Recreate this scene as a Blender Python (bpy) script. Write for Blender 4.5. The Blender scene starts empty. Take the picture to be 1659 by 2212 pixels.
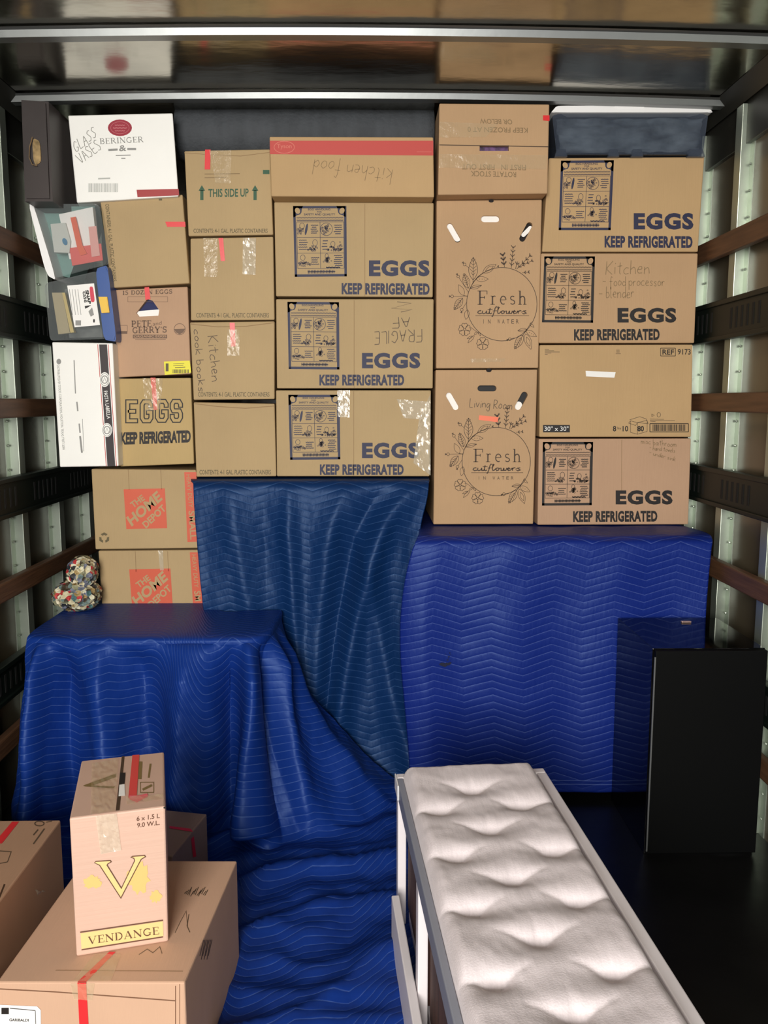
import bpy, bmesh, math, random
from mathutils import Vector, noise
from bpy_extras.object_utils import object_data_add
random.seed(7)
S = bpy.context.scene
COL = S.collection
R = math.radians

# ------------------------------------------------------------------ camera
FPX, PITCH, YAW, CAMH = 1790.0, R(7.6), R(0.95), 1.45
cam = bpy.data.cameras.new('camera'); cam.sensor_fit = 'VERTICAL'; cam.sensor_height = 24
cam.lens = 24 * FPX / 2212; cam.clip_start = 0.02
co = bpy.data.objects.new('camera', cam); COL.objects.link(co)
co.location = (0, 0, CAMH); co.rotation_euler = (R(90) - PITCH, 0, -YAW); S.camera = co

# ------------------------------------------------------------------ light
S.view_settings.view_transform = 'Standard'; S.view_settings.look = 'None'
S.view_settings.exposure = 0.0; S.view_settings.gamma = 1.0
w = bpy.data.worlds.new('world'); S.world = w; w.use_nodes = True
bg = w.node_tree.nodes['Background']; bg.inputs[0].default_value = (0.80, 0.88, 1.0, 1); bg.inputs[1].default_value = 0.55
def area(name, loc, rot, sx, sy, power, color):
    l = bpy.data.lights.new(name, 'AREA'); l.shape = 'RECTANGLE'; l.size = sx; l.size_y = sy
    l.energy = power; l.color = color
    o = bpy.data.objects.new(name, l); COL.objects.link(o); o.location = loc; o.rotation_euler = rot
    return o
area('rear_door_daylight', (-0.55, -2.1, 1.75), (R(90), 0, R(-5)), 1.5, 1.5, 222, (1.0, 0.955, 0.905))

# ------------------------------------------------------------------ pixel helpers (rays of the photo's camera)
cp, sp_, cy, sy_ = math.cos(PITCH), math.sin(PITCH), math.cos(YAW), math.sin(YAW)
FW = Vector((sy_ * cp, cy * cp, -sp_)); RT = FW.cross(Vector((0, 0, 1))).normalized(); UP = RT.cross(FW)
CP = Vector((0, 0, CAMH))
def ray(x, y): return FW + RT * ((x - 829.5) / FPX) - UP * ((y - 1106) / FPX)
def onplane(x, y, p, n):
    d = ray(x, y); return CP + d * ((p - CP).dot(n) / d.dot(n))
def atY(x, y, Y): return onplane(x, y, Vector((0, Y, 0)), Vector((0, 1, 0)))
def atZ(x, y, Z): return onplane(x, y, Vector((0, 0, Z)), Vector((0, 0, 1)))
def atX(x, y, X): return onplane(x, y, Vector((X, 0, 0)), Vector((1, 0, 0)))

# ------------------------------------------------------------------ materials
def lin(c): return tuple(((v / 255) / 12.92 if v / 255 <= .04045 else ((v / 255 + .055) / 1.055) ** 2.4) for v in c) + (1,)
MATS = {}
def mat(name, rgb, rough=.6, metal=0, alpha=1, spec=.5, bump=None, var=None, coat=0, trans=0, sheen=0):
    if name in MATS: return MATS[name]
    m = bpy.data.materials.new(name); m.use_nodes = True; nt = m.node_tree
    b = nt.nodes['Principled BSDF']
    b.inputs['Base Color'].default_value = lin(rgb); b.inputs['Roughness'].default_value = rough
    b.inputs['Metallic'].default_value = metal; b.inputs['Alpha'].default_value = alpha
    b.inputs['Specular IOR Level'].default_value = spec; b.inputs['Coat Weight'].default_value = coat
    b.inputs['Transmission Weight'].default_value = trans
    b.inputs['Sheen Weight'].default_value = sheen
    tc = nt.nodes.new('ShaderNodeTexCoord')
    if bump:
        sc, st, stretch = bump
        mp = nt.nodes.new('ShaderNodeMapping'); mp.inputs['Scale'].default_value = stretch
        nz = nt.nodes.new('ShaderNodeTexNoise'); nz.inputs['Scale'].default_value = sc; nz.inputs['Detail'].default_value = 4
        bp = nt.nodes.new('ShaderNodeBump'); bp.inputs['Strength'].default_value = st; bp.inputs['Distance'].default_value = .01
        nt.links.new(tc.outputs['Object'], mp.inputs[0]); nt.links.new(mp.outputs[0], nz.inputs['Vector'])
        nt.links.new(nz.outputs['Fac'], bp.inputs['Height']); nt.links.new(bp.outputs[0], b.inputs['Normal'])
    if var:
        sc, amt, stretch = var
        mp = nt.nodes.new('ShaderNodeMapping'); mp.inputs['Scale'].default_value = stretch
        nz = nt.nodes.new('ShaderNodeTexNoise'); nz.inputs['Scale'].default_value = sc; nz.inputs['Detail'].default_value = 5
        rp = nt.nodes.new('ShaderNodeMapRange'); rp.inputs['From Min'].default_value = .3; rp.inputs['From Max'].default_value = .7
        rp.inputs['To Min'].default_value = 1 - amt; rp.inputs['To Max'].default_value = 1 + amt
        mx = nt.nodes.new('ShaderNodeVectorMath'); mx.operation = 'SCALE'; mx.inputs[0].default_value = lin(rgb)[:3]
        nt.links.new(tc.outputs['Object'], mp.inputs[0]); nt.links.new(mp.outputs[0], nz.inputs['Vector'])
        nt.links.new(nz.outputs['Fac'], rp.inputs[0]); nt.links.new(rp.outputs[0], mx.inputs['Scale'])
        nt.links.new(mx.outputs[0], b.inputs['Base Color'])
    MATS[name] = m; return m
def card(name, rgb): return mat('cardboard_' + name, rgb, .72, spec=.3, bump=(7, .10, (30, 1, 1)), var=(3, .06, (1, 1, 1)))  # board tones differ by box and take up the light's colour cast
KHAKI = card('khaki', (182, 157, 116)); TAN = card('tan', (192, 160, 116)); WARM = card('warm', (190, 156, 118))
PINK = card('pinkish', (190, 155, 125)); GOLD = card('golden', (188, 162, 112)); BROWN = card('brown', (166, 128, 98))
WHITE_CARD = mat('white_coated_board', (252, 252, 246), .5, var=(3, .03, (1, 1, 1)))
INKBLUE = mat('ink_navy', (38, 41, 70), .6); INKBLACK = mat('ink_black', (28, 23, 21), .6)
INKGREEN = mat('ink_green', (45, 88, 62), .6); INKOLIVE = mat('ink_olive', (98, 86, 56), .6)
INKBROWN = mat('ink_brown', (72, 52, 34), .6); INKPALE = mat('ink_faint', (140, 116, 82), .7)
INKGREY = mat('ink_grey', (150, 150, 146), .6); PEN = mat('felt_pen', (92, 74, 54), .6); PENGREY = mat('felt_pen_grey', (128, 126, 118), .6)
SEAM = mat('flap_seam', (150, 122, 86), .8); RED = mat('ink_red', (196, 70, 62), .55); ORANGE = mat('ink_orange', (212, 92, 62), .55)
REDTAPE = mat('red_tape', (226, 48, 52), .35); ORTAPE = mat('orange_tape', (246, 120, 80), .45)
CLEAR = mat('clear_tape', (225, 205, 165), .12, alpha=.28, bump=(30, .5, (1, 1, 1)), spec=.8)
SHINE = mat('crinkled_clear_tape', (235, 225, 200), .08, alpha=.42, bump=(22, .9, (1, 1, .4)), spec=1.0)
WHITE = mat('white_plastic', (250, 250, 248), .4); PAPER = mat('white_paper', (250, 249, 244), .6)
BLACK = mat('matt_black', (12, 11, 12), .6); YEL = mat('yellow_sticker', (236, 226, 40), .5)
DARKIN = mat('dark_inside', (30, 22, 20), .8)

# ------------------------------------------------------------------ object helpers
def thing(name, label, cat, loc, group=None):
    o = bpy.data.objects.new(name, None); COL.objects.link(o); o.location = loc; o.empty_display_size = .1
    o['label'] = label; o['category'] = cat
    if group: o['group'] = group
    return o
def link(name, me, m=None, parent=None, smooth=False, label=None):
    if m is not None:
        for x in (m if isinstance(m, (list, tuple)) else [m]): me.materials.append(x)
    o = bpy.data.objects.new(name, me); COL.objects.link(o)
    if parent is not None:
        loc = Vector((0, 0, 0)); q = parent
        while q: loc += q.location; q = q.parent
        for v in me.vertices: v.co -= loc
        o.parent = parent
    if smooth:
        for p in me.polygons: p.use_smooth = True
    if label: o['label'] = label
    return o
def tag(o, label, cat, group=None):
    o['label'] = label; o['category'] = cat
    if group: o['group'] = group
    return o
def from_bm(name, bm, m, parent=None, smooth=False, label=None):
    bmesh.ops.recalc_face_normals(bm, faces=bm.faces[:])
    me = bpy.data.meshes.new(name); bm.to_mesh(me); bm.free()
    return link(name, me, m, parent, smooth, label)
def hexa(bm, P, bev=0, mi=0, seg=2):
    """eight points: 4 of the front loop, 4 of the back loop"""
    vs = [bm.verts.new(p) for p in P]
    fs = [bm.faces.new([vs[i] for i in q]) for q in ((0,1,2,3),(7,6,5,4),(0,4,5,1),(1,5,6,2),(2,6,7,3),(3,7,4,0))]
    for f in fs: f.material_index = mi
    if bev: 
        es = list({e for f in fs for e in f.edges})
        r = bmesh.ops.bevel(bm, geom=es, offset=bev, segments=seg, affect='EDGES', profile=.5)
        for f in r['faces']: f.material_index = mi
def box(bm, a, b, bev=0, mi=0, seg=2):
    x0, y0, z0 = a; x1, y1, z1 = b
    hexa(bm, [Vector(p) for p in ((x0,y0,z0),(x1,y0,z0),(x1,y0,z1),(x0,y0,z1),(x0,y1,z0),(x1,y1,z0),(x1,y1,z1),(x0,y1,z1))], bev, mi, seg)
def boxobj(name, a, b, m, parent=None, bev=.003, **k):
    bm = bmesh.new(); box(bm, a, b, bev); return from_bm(name, bm, m, parent, **k)
def struct(o): o['kind'] = 'structure'; return o

# ------------------------------------------------------------------ stroke fonts
def G(s): return [[tuple(float(v) for v in p.split(',')) for p in part.split()] for part in s.split('|')]
HAND = {
 'a':G('5,4 3,5 1,4 0,2 1,0 3,0 5,3 5,5 5,0 6,0'),'b':G('0,10 0,0 3,0 5,2 3,5 0,4'),'c':G('5,4.5 2.5,5 0,3 0,1 2,0 5,.7'),
 'd':G('5,4 2,5 0,2 2,0 5,2|5,10 5,0'),'e':G('0,2.5 4.5,3 4,5 1.5,5 0,2 1.5,0 5,.5'),'f':G('5,9 3,10 2,8 2,-3|0,5 5,5'),
 'g':G('5,4 2,5 0,2 2,0 5,3|5,5 5,-3 2,-4 0,-2'),'h':G('0,10 0,0|0,3 3,5 4.5,4 5,0'),'i':G('1,5 1,0|1,7 1.2,7.6'),
 'k':G('0,10 0,0|4.5,6 0,2.5 5,0'),'l':G('0,10 0,1 1.5,0'),'m':G('0,5 0,0|0,3 2,5 3,4 3,0|3,3 5,5 6.5,4 6.5,0'),
 'n':G('0,5 0,0|0,3 3,5 4.5,4 5,0'),'o':G('2.5,5 0,3 .5,.5 2.5,0 4.5,1 5,3.5 2.5,5'),'p':G('0,5 0,-4|0,4 3,5 5,3 3,0 0,1'),
 'r':G('0,5 0,0|0,3 2,5 4,4.6'),'s':G('4.5,4.5 2,5 .5,4 4,1.7 3,0 0,.5'),'t':G('2.5,9 2.5,1 4,0|0,6 5,6.5'),
 'u':G('0,5 0,1 2.5,0 4.5,2|5,5 5,0'),'v':G('0,5 2.2,0 4.5,5'),'w':G('0,5 1.5,0 3,4 4.5,0 6,5'),
 'K':G('0,10 0,0|6,10 0,4.5 6,0'),'L':G('0,10 0,0 5,.4'),'R':G('0,0 0,10 4,9.5 5,7.5 3.5,5 0,4.6 6,0'),'G':G('6,8 3,10 0,6 1,1 4,0 6,3 3.5,4'),
 'A':G('0,0 3,10 6,0|1,4 5,4'),'S':G('5.5,9 3,10 .5,8 5,3 3,0 0,1'),'V':G('0,10 3,0 6,10'),'E':G('5,10 0,10 0,0 5,0|0,5 4,5'),
 'F':G('5.5,10 0,10 0,0|0,5.5 4.5,5.5'),'I':G('1,10 1,0'),'-':G('0,4 5,4.3'),'.':G('1,0 1.4,.3')}
def CV(cx, cy_, rx, ry, a0, a1, n=9):
    return [(cx + rx * math.cos(R(a0 + (a1 - a0) * i / n)), cy_ + ry * math.sin(R(a0 + (a1 - a0) * i / n))) for i in range(n + 1)]
T, t_ = .17, .055   # thick, thin strokes of the serif letters
SER = {  # (advance width, [(polyline, width)...])
 'V':(1.0,[([(.12,.98),(.5,.02)],T),([(.5,.02),(.88,.98)],t_),([(0,.98),(.28,.98)],t_),([(.72,.98),(1,.98)],t_)]),
 'E':(.78,[([(.18,0),(.18,1)],T),([(.02,.02),(.74,.02)],t_),([(.02,.98),(.7,.98)],t_),([(.2,.5),(.56,.5)],t_),([(.74,0),(.74,.24)],t_),([(.7,.78),(.7,1)],t_),([(.56,.4),(.56,.6)],t_)]),
 'N':(1.0,[([(.14,0),(.14,1)],t_),([(.12,.97),(.86,.03)],T),([(.86,0),(.86,1)],t_),([(0,.02),(.28,.02)],t_),([(.0,.98),(.2,.98)],t_),([(.72,.98),(1,.98)],t_)]),
 'D':(.95,[([(.18,0),(.18,1)],T),([(.02,.02),(.45,.02)],t_),([(.02,.98),(.45,.98)],t_),(CV(.42,.5,.42,.46,-88,88),.13)]),
 'A':(1.0,[([(.1,0),(.48,1)],t_),([(.48,1),(.86,0)],T),([(.22,.34),(.72,.34)],t_),([(0,.02),(.24,.02)],t_),([(.7,.02),(1,.02)],t_)]),
 'G':(1.0,[(CV(.52,.5,.42,.46,50,320,14),.13),([(.82,.05),(.82,.4)],.12),([(.64,.4),(.98,.4)],t_),([(.82,.72),(.82,.98)],t_)]),
 'B':(.85,[([(.18,0),(.18,1)],T),([(.02,.02),(.45,.02)],t_),([(.02,.98),(.42,.98)],t_),([(.2,.52),(.45,.52)],t_),(CV(.42,.75,.26,.22,-88,88),.11),(CV(.42,.26,.33,.24,-88,88),.12)]),
 'R':(.95,[([(.18,0),(.18,1)],T),([(.02,.02),(.36,.02)],t_),([(.02,.98),(.42,.98)],t_),([(.2,.48),(.42,.48)],t_),(CV(.42,.73,.28,.24,-88,88),.11),([(.45,.48),(.88,.02)],.14),([(.8,.02),(.98,.02)],t_)]),
 'I':(.4,[([(.2,0),(.2,1)],T),([(.03,.02),(.37,.02)],t_),([(.03,.98),(.37,.98)],t_)]),
 'F':(.8,[([(.2,0),(.2,1)],.13),([(.02,.02),(.4,.02)],t_),([(.02,.98),(.74,.98)],t_),([(.2,.52),(.56,.52)],t_),([(.74,.74),(.74,1)],t_),([(.56,.42),(.56,.62)],t_)]),
 'P':(.85,[([(.18,0),(.18,1)],T),([(.02,.02),(.38,.02)],.09),([(.02,.96),(.42,.96)],.09),([(.2,.46),(.42,.46)],.09),(CV(.42,.71,.3,.25,-88,88),.15)]),
 'T':(.85,[([(.42,0),(.42,1)],T),([(.25,.03),(.6,.03)],.09),([(.02,.95),(.83,.95)],.1),([(.05,.72),(.05,1)],.09),([(.8,.72),(.8,1)],.09)]),
 'Y':(.95,[([(.47,0),(.47,.5)],T),([(.1,.96),(.47,.45)],T),([(.85,.96),(.47,.45)],.1),([(.3,.03),(.65,.03)],.09),([(0,.96),(.28,.96)],.09),([(.7,.96),(.95,.96)],.09)]),
 'S':(.75,[(CV(.37,.73,.27,.22,30,270,10)+CV(.37,.27,.3,.24,90,-150,10)[1:],.13),([(.66,.7),(.66,1)],.07),([(.06,0),(.06,.32)],.07)]),
 'O':(.95,[(CV(.47,.5,.37,.44,0,360,18),.15)]),
 'Z':(.8,[([(.1,.95),(.7,.95)],.1),([(.7,.95),(.08,.05)],T),([(.08,.05),(.74,.05)],.1),([(.12,.72),(.12,1)],.08),([(.7,0),(.7,.28)],.08)]),
 '1':(.45,[([(.22,0),(.22,1)],T),([(.03,.03),(.42,.03)],.08),([(.05,.85),(.22,.95)],.09)]),
 '5':(.7,[([(.15,.95),(.6,.95)],.12),([(.15,.95),(.13,.58)],.09),(CV(.3,.33,.3,.28,110,-150,12),.14)]),
 "'":(.25,[([(.12,.95),(.08,.72)],.12)]), ' ':(.45,[]),
 'r':(.5,[([(.16,0),(.16,.62)],.11),([(0,.02),(.34,.02)],.045),([(.02,.62),(.16,.62)],.045),(CV(.3,.45,.13,.17,150,50,5),.07)]),
 'e':(.56,[([(.08,.34),(.46,.34)],.045),(CV(.28,.32,.21,.29,5,300,12),.08)]),
 's':(.46,[(CV(.23,.47,.15,.14,35,270,8)+CV(.23,.17,.17,.14,90,-150,8)[1:],.075)]),
 'h':(.66,[([(.14,0),(.14,1.0)],.11),([(0,.02),(.28,.02)],.045),([(.02,.98),(.14,.98)],.045),(CV(.33,.4,.17,.2,150,0,6)+[(.5,0)],.09),([(.38,.02),(.64,.02)],.045)]),
}
TEXTCACHE = {}
def text_polys(s, bold, sp=1.0):
    k = (s, bold, sp)
    if k in TEXTCACHE: return TEXTCACHE[k]
    c = bpy.data.curves.new('lettering', 'FONT'); c.body = s; c.offset = bold; c.space_character = sp; c.resolution_u = 3; c.fill_mode = 'FRONT'
    o = bpy.data.objects.new('lettering', c); COL.objects.link(o)
    dg = bpy.context.evaluated_depsgraph_get(); me = bpy.data.meshes.new_from_object(o.evaluated_get(dg))
    V = [(v.co.x, v.co.y) for v in me.vertices]; P = [list(p.vertices) for p in me.polygons]
    COL.objects.unlink(o); bpy.data.objects.remove(o); bpy.data.curves.remove(c); bpy.data.meshes.remove(me)
    TEXTCACHE[k] = (V, P); return V, P

class Ink:
    """flat print, tape or sticker lying on a face given by a point and a normal; shapes are given where the photo shows them"""
    def __init__(s, p, n, off=.0008):
        n = Vector(n).normalized()
        if (CP - p).dot(n) < 0: n = -n
        s.p = p + n * off; s.n = n; s.V = []; s.F = []
    def m(s, x, y): return onplane(x, y, s.p, s.n)
    def poly(s, pts):
        b = len(s.V); s.V += [s.m(*q) for q in pts]; s.F.append(list(range(b, b + len(pts)))); return s
    def grid(s, q, nx=6, ny=6, j=0):
        """quad TL TR BR BL as a lightly crumpled patch"""
        b = len(s.V)
        for a in range(ny + 1):
            for c in range(nx + 1):
                u, v = c / nx, a / ny
                x = (q[0][0]*(1-u)+q[1][0]*u)*(1-v)+(q[3][0]*(1-u)+q[2][0]*u)*v
                y = (q[0][1]*(1-u)+q[1][1]*u)*(1-v)+(q[3][1]*(1-u)+q[2][1]*u)*v
                s.V.append(s.m(x, y) + s.n * (random.random() * j))
        for a in range(ny):
            for c in range(nx):
                k = b + a*(nx+1) + c; s.F.append([k, k+1, k+nx+2, k+nx+1])
        return s
    def stroke(s, pts, wd, close=False):
        pts = [Vector(q) for q in pts]; n = len(pts)
        if close: pts.append(pts[0]); n += 1
        b = len(s.V)
        for i, q in enumerate(pts):
            d = (pts[min(i+1, n-1)] - pts[max(i-1, 0)])
            if 0 < i < n-1 and (pts[i+1]-q).length > 1e-6 and (q-pts[i-1]).length > 1e-6: d = (pts[i+1]-q).normalized() + (q-pts[i-1]).normalized()
            if close and i in (0, n-1): d = (pts[1]-pts[0]).normalized() + (pts[-1]-pts[-2]).normalized()
            if d.length < 1e-6: d = Vector((1, 0))
            d.normalize(); N = Vector((-d.y, d.x))
            k = 1.0
            if 0 < i < n-1:
                a = (pts[i]-pts[i-1]).normalized(); k = 1 / max(.5, abs(a.dot(d)))
            N *= wd / 2 * k
            s.V += [s.m(*(q + N)), s.m(*(q - N))]
        for i in range(n - 1): s.F.append([b+2*i, b+2*i+1, b+2*i+3, b+2*i+2])
        return s
    def ell(s, cx, cy_, rx, ry, wd=None, rot=0, n=20):
        pts = []
        for i in range(n):
            a = 2*math.pi*i/n; x, y = rx*math.cos(a), ry*math.sin(a)
            pts.append((cx + x*math.cos(rot) - y*math.sin(rot), cy_ + x*math.sin(rot) + y*math.cos(rot)))
        return s.stroke(pts, wd, True) if wd else s.poly(pts)
    def rect(s, x0, y0, x1, y1, wd=None):
        q = [(x0,y0),(x1,y0),(x1,y1),(x0,y1)]
        if wd:
            for i in range(4): s.stroke([q[i], q[(i+1) % 4]], wd)
        else: s.poly(q)
        return s
    def text(s, t, bl, br, tl, bold=.0, sp=1.0):
        V, P = text_polys(t, bold, sp)
        x0 = min(v[0] for v in V); x1 = max(v[0] for v in V); y0 = min(v[1] for v in V); y1 = max(v[1] for v in V)
        b = len(s.V)
        for x, y in V:
            u, v = (x-x0)/(x1-x0), (y-y0)/(y1-y0)
            s.V.append(s.m(bl[0]+(br[0]-bl[0])*u+(tl[0]-bl[0])*v, bl[1]+(br[1]-bl[1])*u+(tl[1]-bl[1])*v))
        for p in P: s.F.append([b+i for i in p])
        return s
    def serif(s, t, bl, br, tl, space=.12, fat=1.0):
        tot = sum(SER[c][0] + space for c in t) - space; x = 0
        H = math.hypot(tl[0]-bl[0], tl[1]-bl[1]); Wp = math.hypot(br[0]-bl[0], br[1]-bl[1]); k = (H + Wp/tot)/2
        for c in t:
            for pl, wd in SER[c][1]:
                s.stroke([(bl[0]+(br[0]-bl[0])*(x+a)/tot+(tl[0]-bl[0])*b_, bl[1]+(br[1]-bl[1])*(x+a)/tot+(tl[1]-bl[1])*b_) for a, b_ in pl], wd*k*fat)
            x += SER[c][0] + space
        return s
    def hand(s, t, bl, br, tl, wd, jit=.25):
        adv = []
        for c in t:
            adv.append(4 if c == ' ' else max(p[0] for g in HAND[c] for p in g) + 1.8)
        tot = sum(adv); x = 0
        for c, a_ in zip(t, adv):
            if c != ' ':
                oy = random.uniform(-.5, .5)
                for g in HAND[c]:
                    pts = []
                    for i, (a, b_) in enumerate(g):
                        u = (x + a + random.uniform(-jit, jit)) / tot; v = (b_ + oy + random.uniform(-jit, jit)) / 10
                        pts.append((bl[0]+(br[0]-bl[0])*u+(tl[0]-bl[0])*v, bl[1]+(br[1]-bl[1])*u+(tl[1]-bl[1])*v))
                    sm = []
                    for i in range(len(pts)-1):   # light smoothing
                        p0, p1 = Vector(pts[i]), Vector(pts[i+1]); sm += [p0*.85+p1*.15, p0*.15+p1*.85]
                    sm[0] = Vector(pts[0]); sm[-1] = Vector(pts[-1])
                    s.stroke(sm, wd)
            x += a_
        return s
    def barcode(s, x0, y0, x1, y1, n=22, slant=0):
        r = random.Random(int(x0)); x = x0
        while x < x1 - 1:
            wd = r.choice([1, 1, 2, 3]) * (x1-x0)/n/3.2
            f = (x-x0)/(x1-x0)
            s.poly([(x, y0+slant*f), (min(x+wd, x1), y0+slant*f), (min(x+wd, x1), y1+slant*f), (x, y1+slant*f)]); x += wd + r.choice([1, 2]) * (x1-x0)/n/3.2
        return s
    def build(s, name, m, parent, label=None, thick=0):
        me = bpy.data.meshes.new(name); me.from_pydata([tuple(v) for v in s.V], [], s.F); me.update()
        o = link(name, me, m, parent, label=label)
        if thick:
            md = o.modifiers.new('thickness', 'SOLIDIFY'); md.thickness = thick; md.offset = 0
        return o

# ------------------------------------------------------------------ setting: the truck's cargo box
PANEL = mat('wall_panel', (86, 78, 62), .24, spec=.7, var=(2, .35, (1, 1, .3)), bump=(3, .15, (1, 1, .4)))
GALV = mat('galvanised_steel', (172, 182, 168), .4, metal=.75, var=(4, .22, (1, 1, .3)), bump=(14, .1, (1, 1, 1)))
WOOD = mat('brown_slat_wood', (96, 66, 44), .55, var=(9, .25, (8, .6, 8)), bump=(20, .2, (6, .4, 6)))
ETR = mat('painted_cargo_rail', (18, 27, 23), .45, spec=.3); ETRD = mat('cargo_rail_slot', (8, 10, 9), .8)
CEIL = mat('ceiling_sheet', (172, 168, 156), .17, metal=1.0, bump=(2.2, .45, (1, 2.2, 1)), var=(2.5, .3, (1, 1, 1)))
BOW = mat('roof_bow_steel', (122, 125, 124), .34, metal=.7, bump=(6, .1, (1, 1, 1)))
COVE = mat('dark_corner_steel', (62, 62, 56), .38, metal=.5, var=(3, .2, (1, 1, 1)))
FLOOR = mat('black_floor', (20, 20, 20), .32, var=(5, .3, (1, 1, 1)), bump=(8, .15, (1, 1, 1)))
XL, XR, YB, YF = -1.31, 1.315, 4.45, -1.35
def ceilz(x): return 2.530 - .020 * (x / 1.3) ** 2
struct(boxobj('floor', (XL-.1, YF, -.08), (XR+.1, YB+.1, 0), FLOOR, bev=0))
struct(boxobj('wall_left', (XL-.06, YF, 0), (XL, YB, 2.6), PANEL, bev=0))
struct(boxobj('wall_right', (XR, YF, 0), (XR+.06, YB, 2.6), PANEL, bev=0))
struct(boxobj('wall_front', (XL-.06, YB, 0), (XR+.06, YB+.06, 2.6), PANEL, bev=0))
bm = bmesh.new(); N = 24
rows = []
for k in range(2):
    for y in (YF, YB):
        rows.append([bm.verts.new((XL-.06 + (XR-XL+.12)*i/N, y, ceilz(XL + (XR-XL)*i/N) + k*.04)) for i in range(N+1)])
for a, b in ((0, 1), (2, 3)):
    for i in range(N): bm.faces.new((rows[a][i], rows[a][i+1], rows[b][i+1], rows[b][i]))
struct(from_bm('ceiling', bm, CEIL, smooth=True))
tn = [0]
def trim(bm, m, smooth=False):
    tn[0] += 1; return struct(from_bm('trim_%d' % tn[0], bm, m, smooth=smooth))
def bow(y0, y1, h, lip=True):
    bm = bmesh.new(); N = 24
    prof = [(y0-.012, 0), (y0, -.004), (y0+.006, -h), (y1-.006, -h), (y1, -.004), (y1+.012, 0)]
    rr = []
    for i in range(N+1):
        x = XL + (XR-XL)*i/N; rr.append([bm.verts.new((x, y, ceilz(x)-.003 + z)) for y, z in prof])
    for i in range(N):
        for j in range(len(prof)-1): bm.faces.new((rr[i][j], rr[i+1][j], rr[i+1][j+1], rr[i][j+1]))
    trim(bm, BOW)
for y in (2.565, 3.072, 1.98, 1.4, .8, 3.6): bow(y, y+.05, .022)
for side, xw, posts in ((-1, XL, (3.03, 3.39, 2.67, 2.31, 1.95, 1.6, 1.2, 3.75, 4.1)), (1, XR, (2.975, 3.325, 2.615, 2.26, 1.9, 1.55, 1.2, 3.7, 4.05))):
    s = -side   # towards the middle of the truck
    def X(d): return xw + s*d
    for y in posts:
        bm = bmesh.new()
        box(bm, (min(X(-.002), X(.036)), y, 0), (max(X(-.002), X(.036)), y+.05, 2.462), .002)
        box(bm, (min(X(-.002), X(.003)), y-.032, 0), (max(X(-.002), X(.003)), y+.06, 2.462))
        for i in range(26):
            z = .06 + i*.088
            bmesh.ops.create_icosphere(bm, subdivisions=1, radius=.005, matrix=__import__('mathutils').Matrix.Translation((X(.004), y-.012, z)))
        trim(bm, GALV)
    # cove and upper corner beam
    bm = bmesh.new(); box(bm, (min(X(0), X(.02)), YF, 2.33), (max(X(0), X(.02)), YB, 2.50), .002)
    v = [bm.verts.new(p) for p in ((X(.034), YF, 2.464), (X(.085), YF, 2.512), (X(.085), YB, 2.512), (X(.034), YB, 2.464))]; bm.faces.new(v)
    trim(bm, COVE)
    f = X(.036); g = X(.068)
    dz = -.02 if side < 0 else 0
    for z0, z1 in ((1.965+dz*0, 2.038), (1.413+dz, 1.480+dz), (.812+dz*2, .88+dz*2), (.25, .315)):
        bm = bmesh.new(); box(bm, (min(f, g), YF, z0), (max(f, g), YB, z1), .006); trim(bm, WOOD)
    for z0, z1 in ((1.672, 1.805), (1.075+dz, 1.205+dz), (.43, .555)):
        bm = bmesh.new(); box(bm, (min(f, X(.058)), YF, z0), (max(f, X(.058)), YB, z1), .003)
        box(bm, (min(f, X(.068)), YF, z1-.014), (max(f, X(.068)), YB, z1+.004), .003)
        box(bm, (min(f, X(.068)), YF, z0-.004), (max(f, X(.068)), YB, z0+.012), .003)
        y = 1.2
        k = 0
        while y < 4.3:
            if k % 9 < 6: box(bm, (min(X(.05), X(.0592)), y, z0+.03), (max(X(.05), X(.0592)), y+.014, z1-.032), 0, 1)
            y += .042; k += 1
        trim(bm, [ETR, ETRD])

# ------------------------------------------------------------------ cartons of the stack
def carton(name, label, cat, q, Y, D, m, group=None, bev=.004, holes=(), shift=0, body='carton'):
    """q: corners TL TR BR BL of the front face as the photo shows them, Y: distance of the face, D: depth"""
    F_ = [atY(x, y, Y) for x, y in (q[3], q[2], q[1], q[0])]
    B_ = [p + Vector((shift, D, 0)) for p in F_]
    base = (F_[0]+F_[1]+B_[0]+B_[1]) / 4
    t = thing(name, label, cat, base, group)
    bm = bmesh.new(); hexa(bm, F_ + B_, bev)
    o = from_bm(body, bm, m, t)
    if holes:
        cb = bmesh.new()
        for pts in holes:
            a = [cb.verts.new(atY(x, y, Y) + Vector((0, -.02, 0)) - base) for x, y in pts]; b = [cb.verts.new(v.co + Vector((0, .05, 0))) for v in a]
            cb.faces.new(a); cb.faces.new(b[::-1])
            for i in range(len(a)): cb.faces.new((a[i], b[i], b[(i+1) % len(a)], a[(i+1) % len(a)]))
        bmesh.ops.recalc_face_normals(cb, faces=cb.faces[:])
        cm = bpy.data.meshes.new('cut'); cb.to_mesh(cm); cb.free(); co_ = bpy.data.objects.new('cut', cm); COL.objects.link(co_); co_.location = base
        bpy.context.view_layer.update()
        md = o.modifiers.new('cut', 'BOOLEAN'); md.operation = 'DIFFERENCE'; md.object = co_; md.solver = 'EXACT'
        dg = bpy.context.evaluated_depsgraph_get(); me = bpy.data.meshes.new_from_object(o.evaluated_get(dg))
        o.modifiers.clear(); o.data = me; bpy.data.objects.remove(co_)
    t['_Y'] = Y
    return t
def ink(t, off=.0008): return Ink(Vector((0, t['_Y'], 0)), Vector((0, -1, 0)), off)
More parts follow.
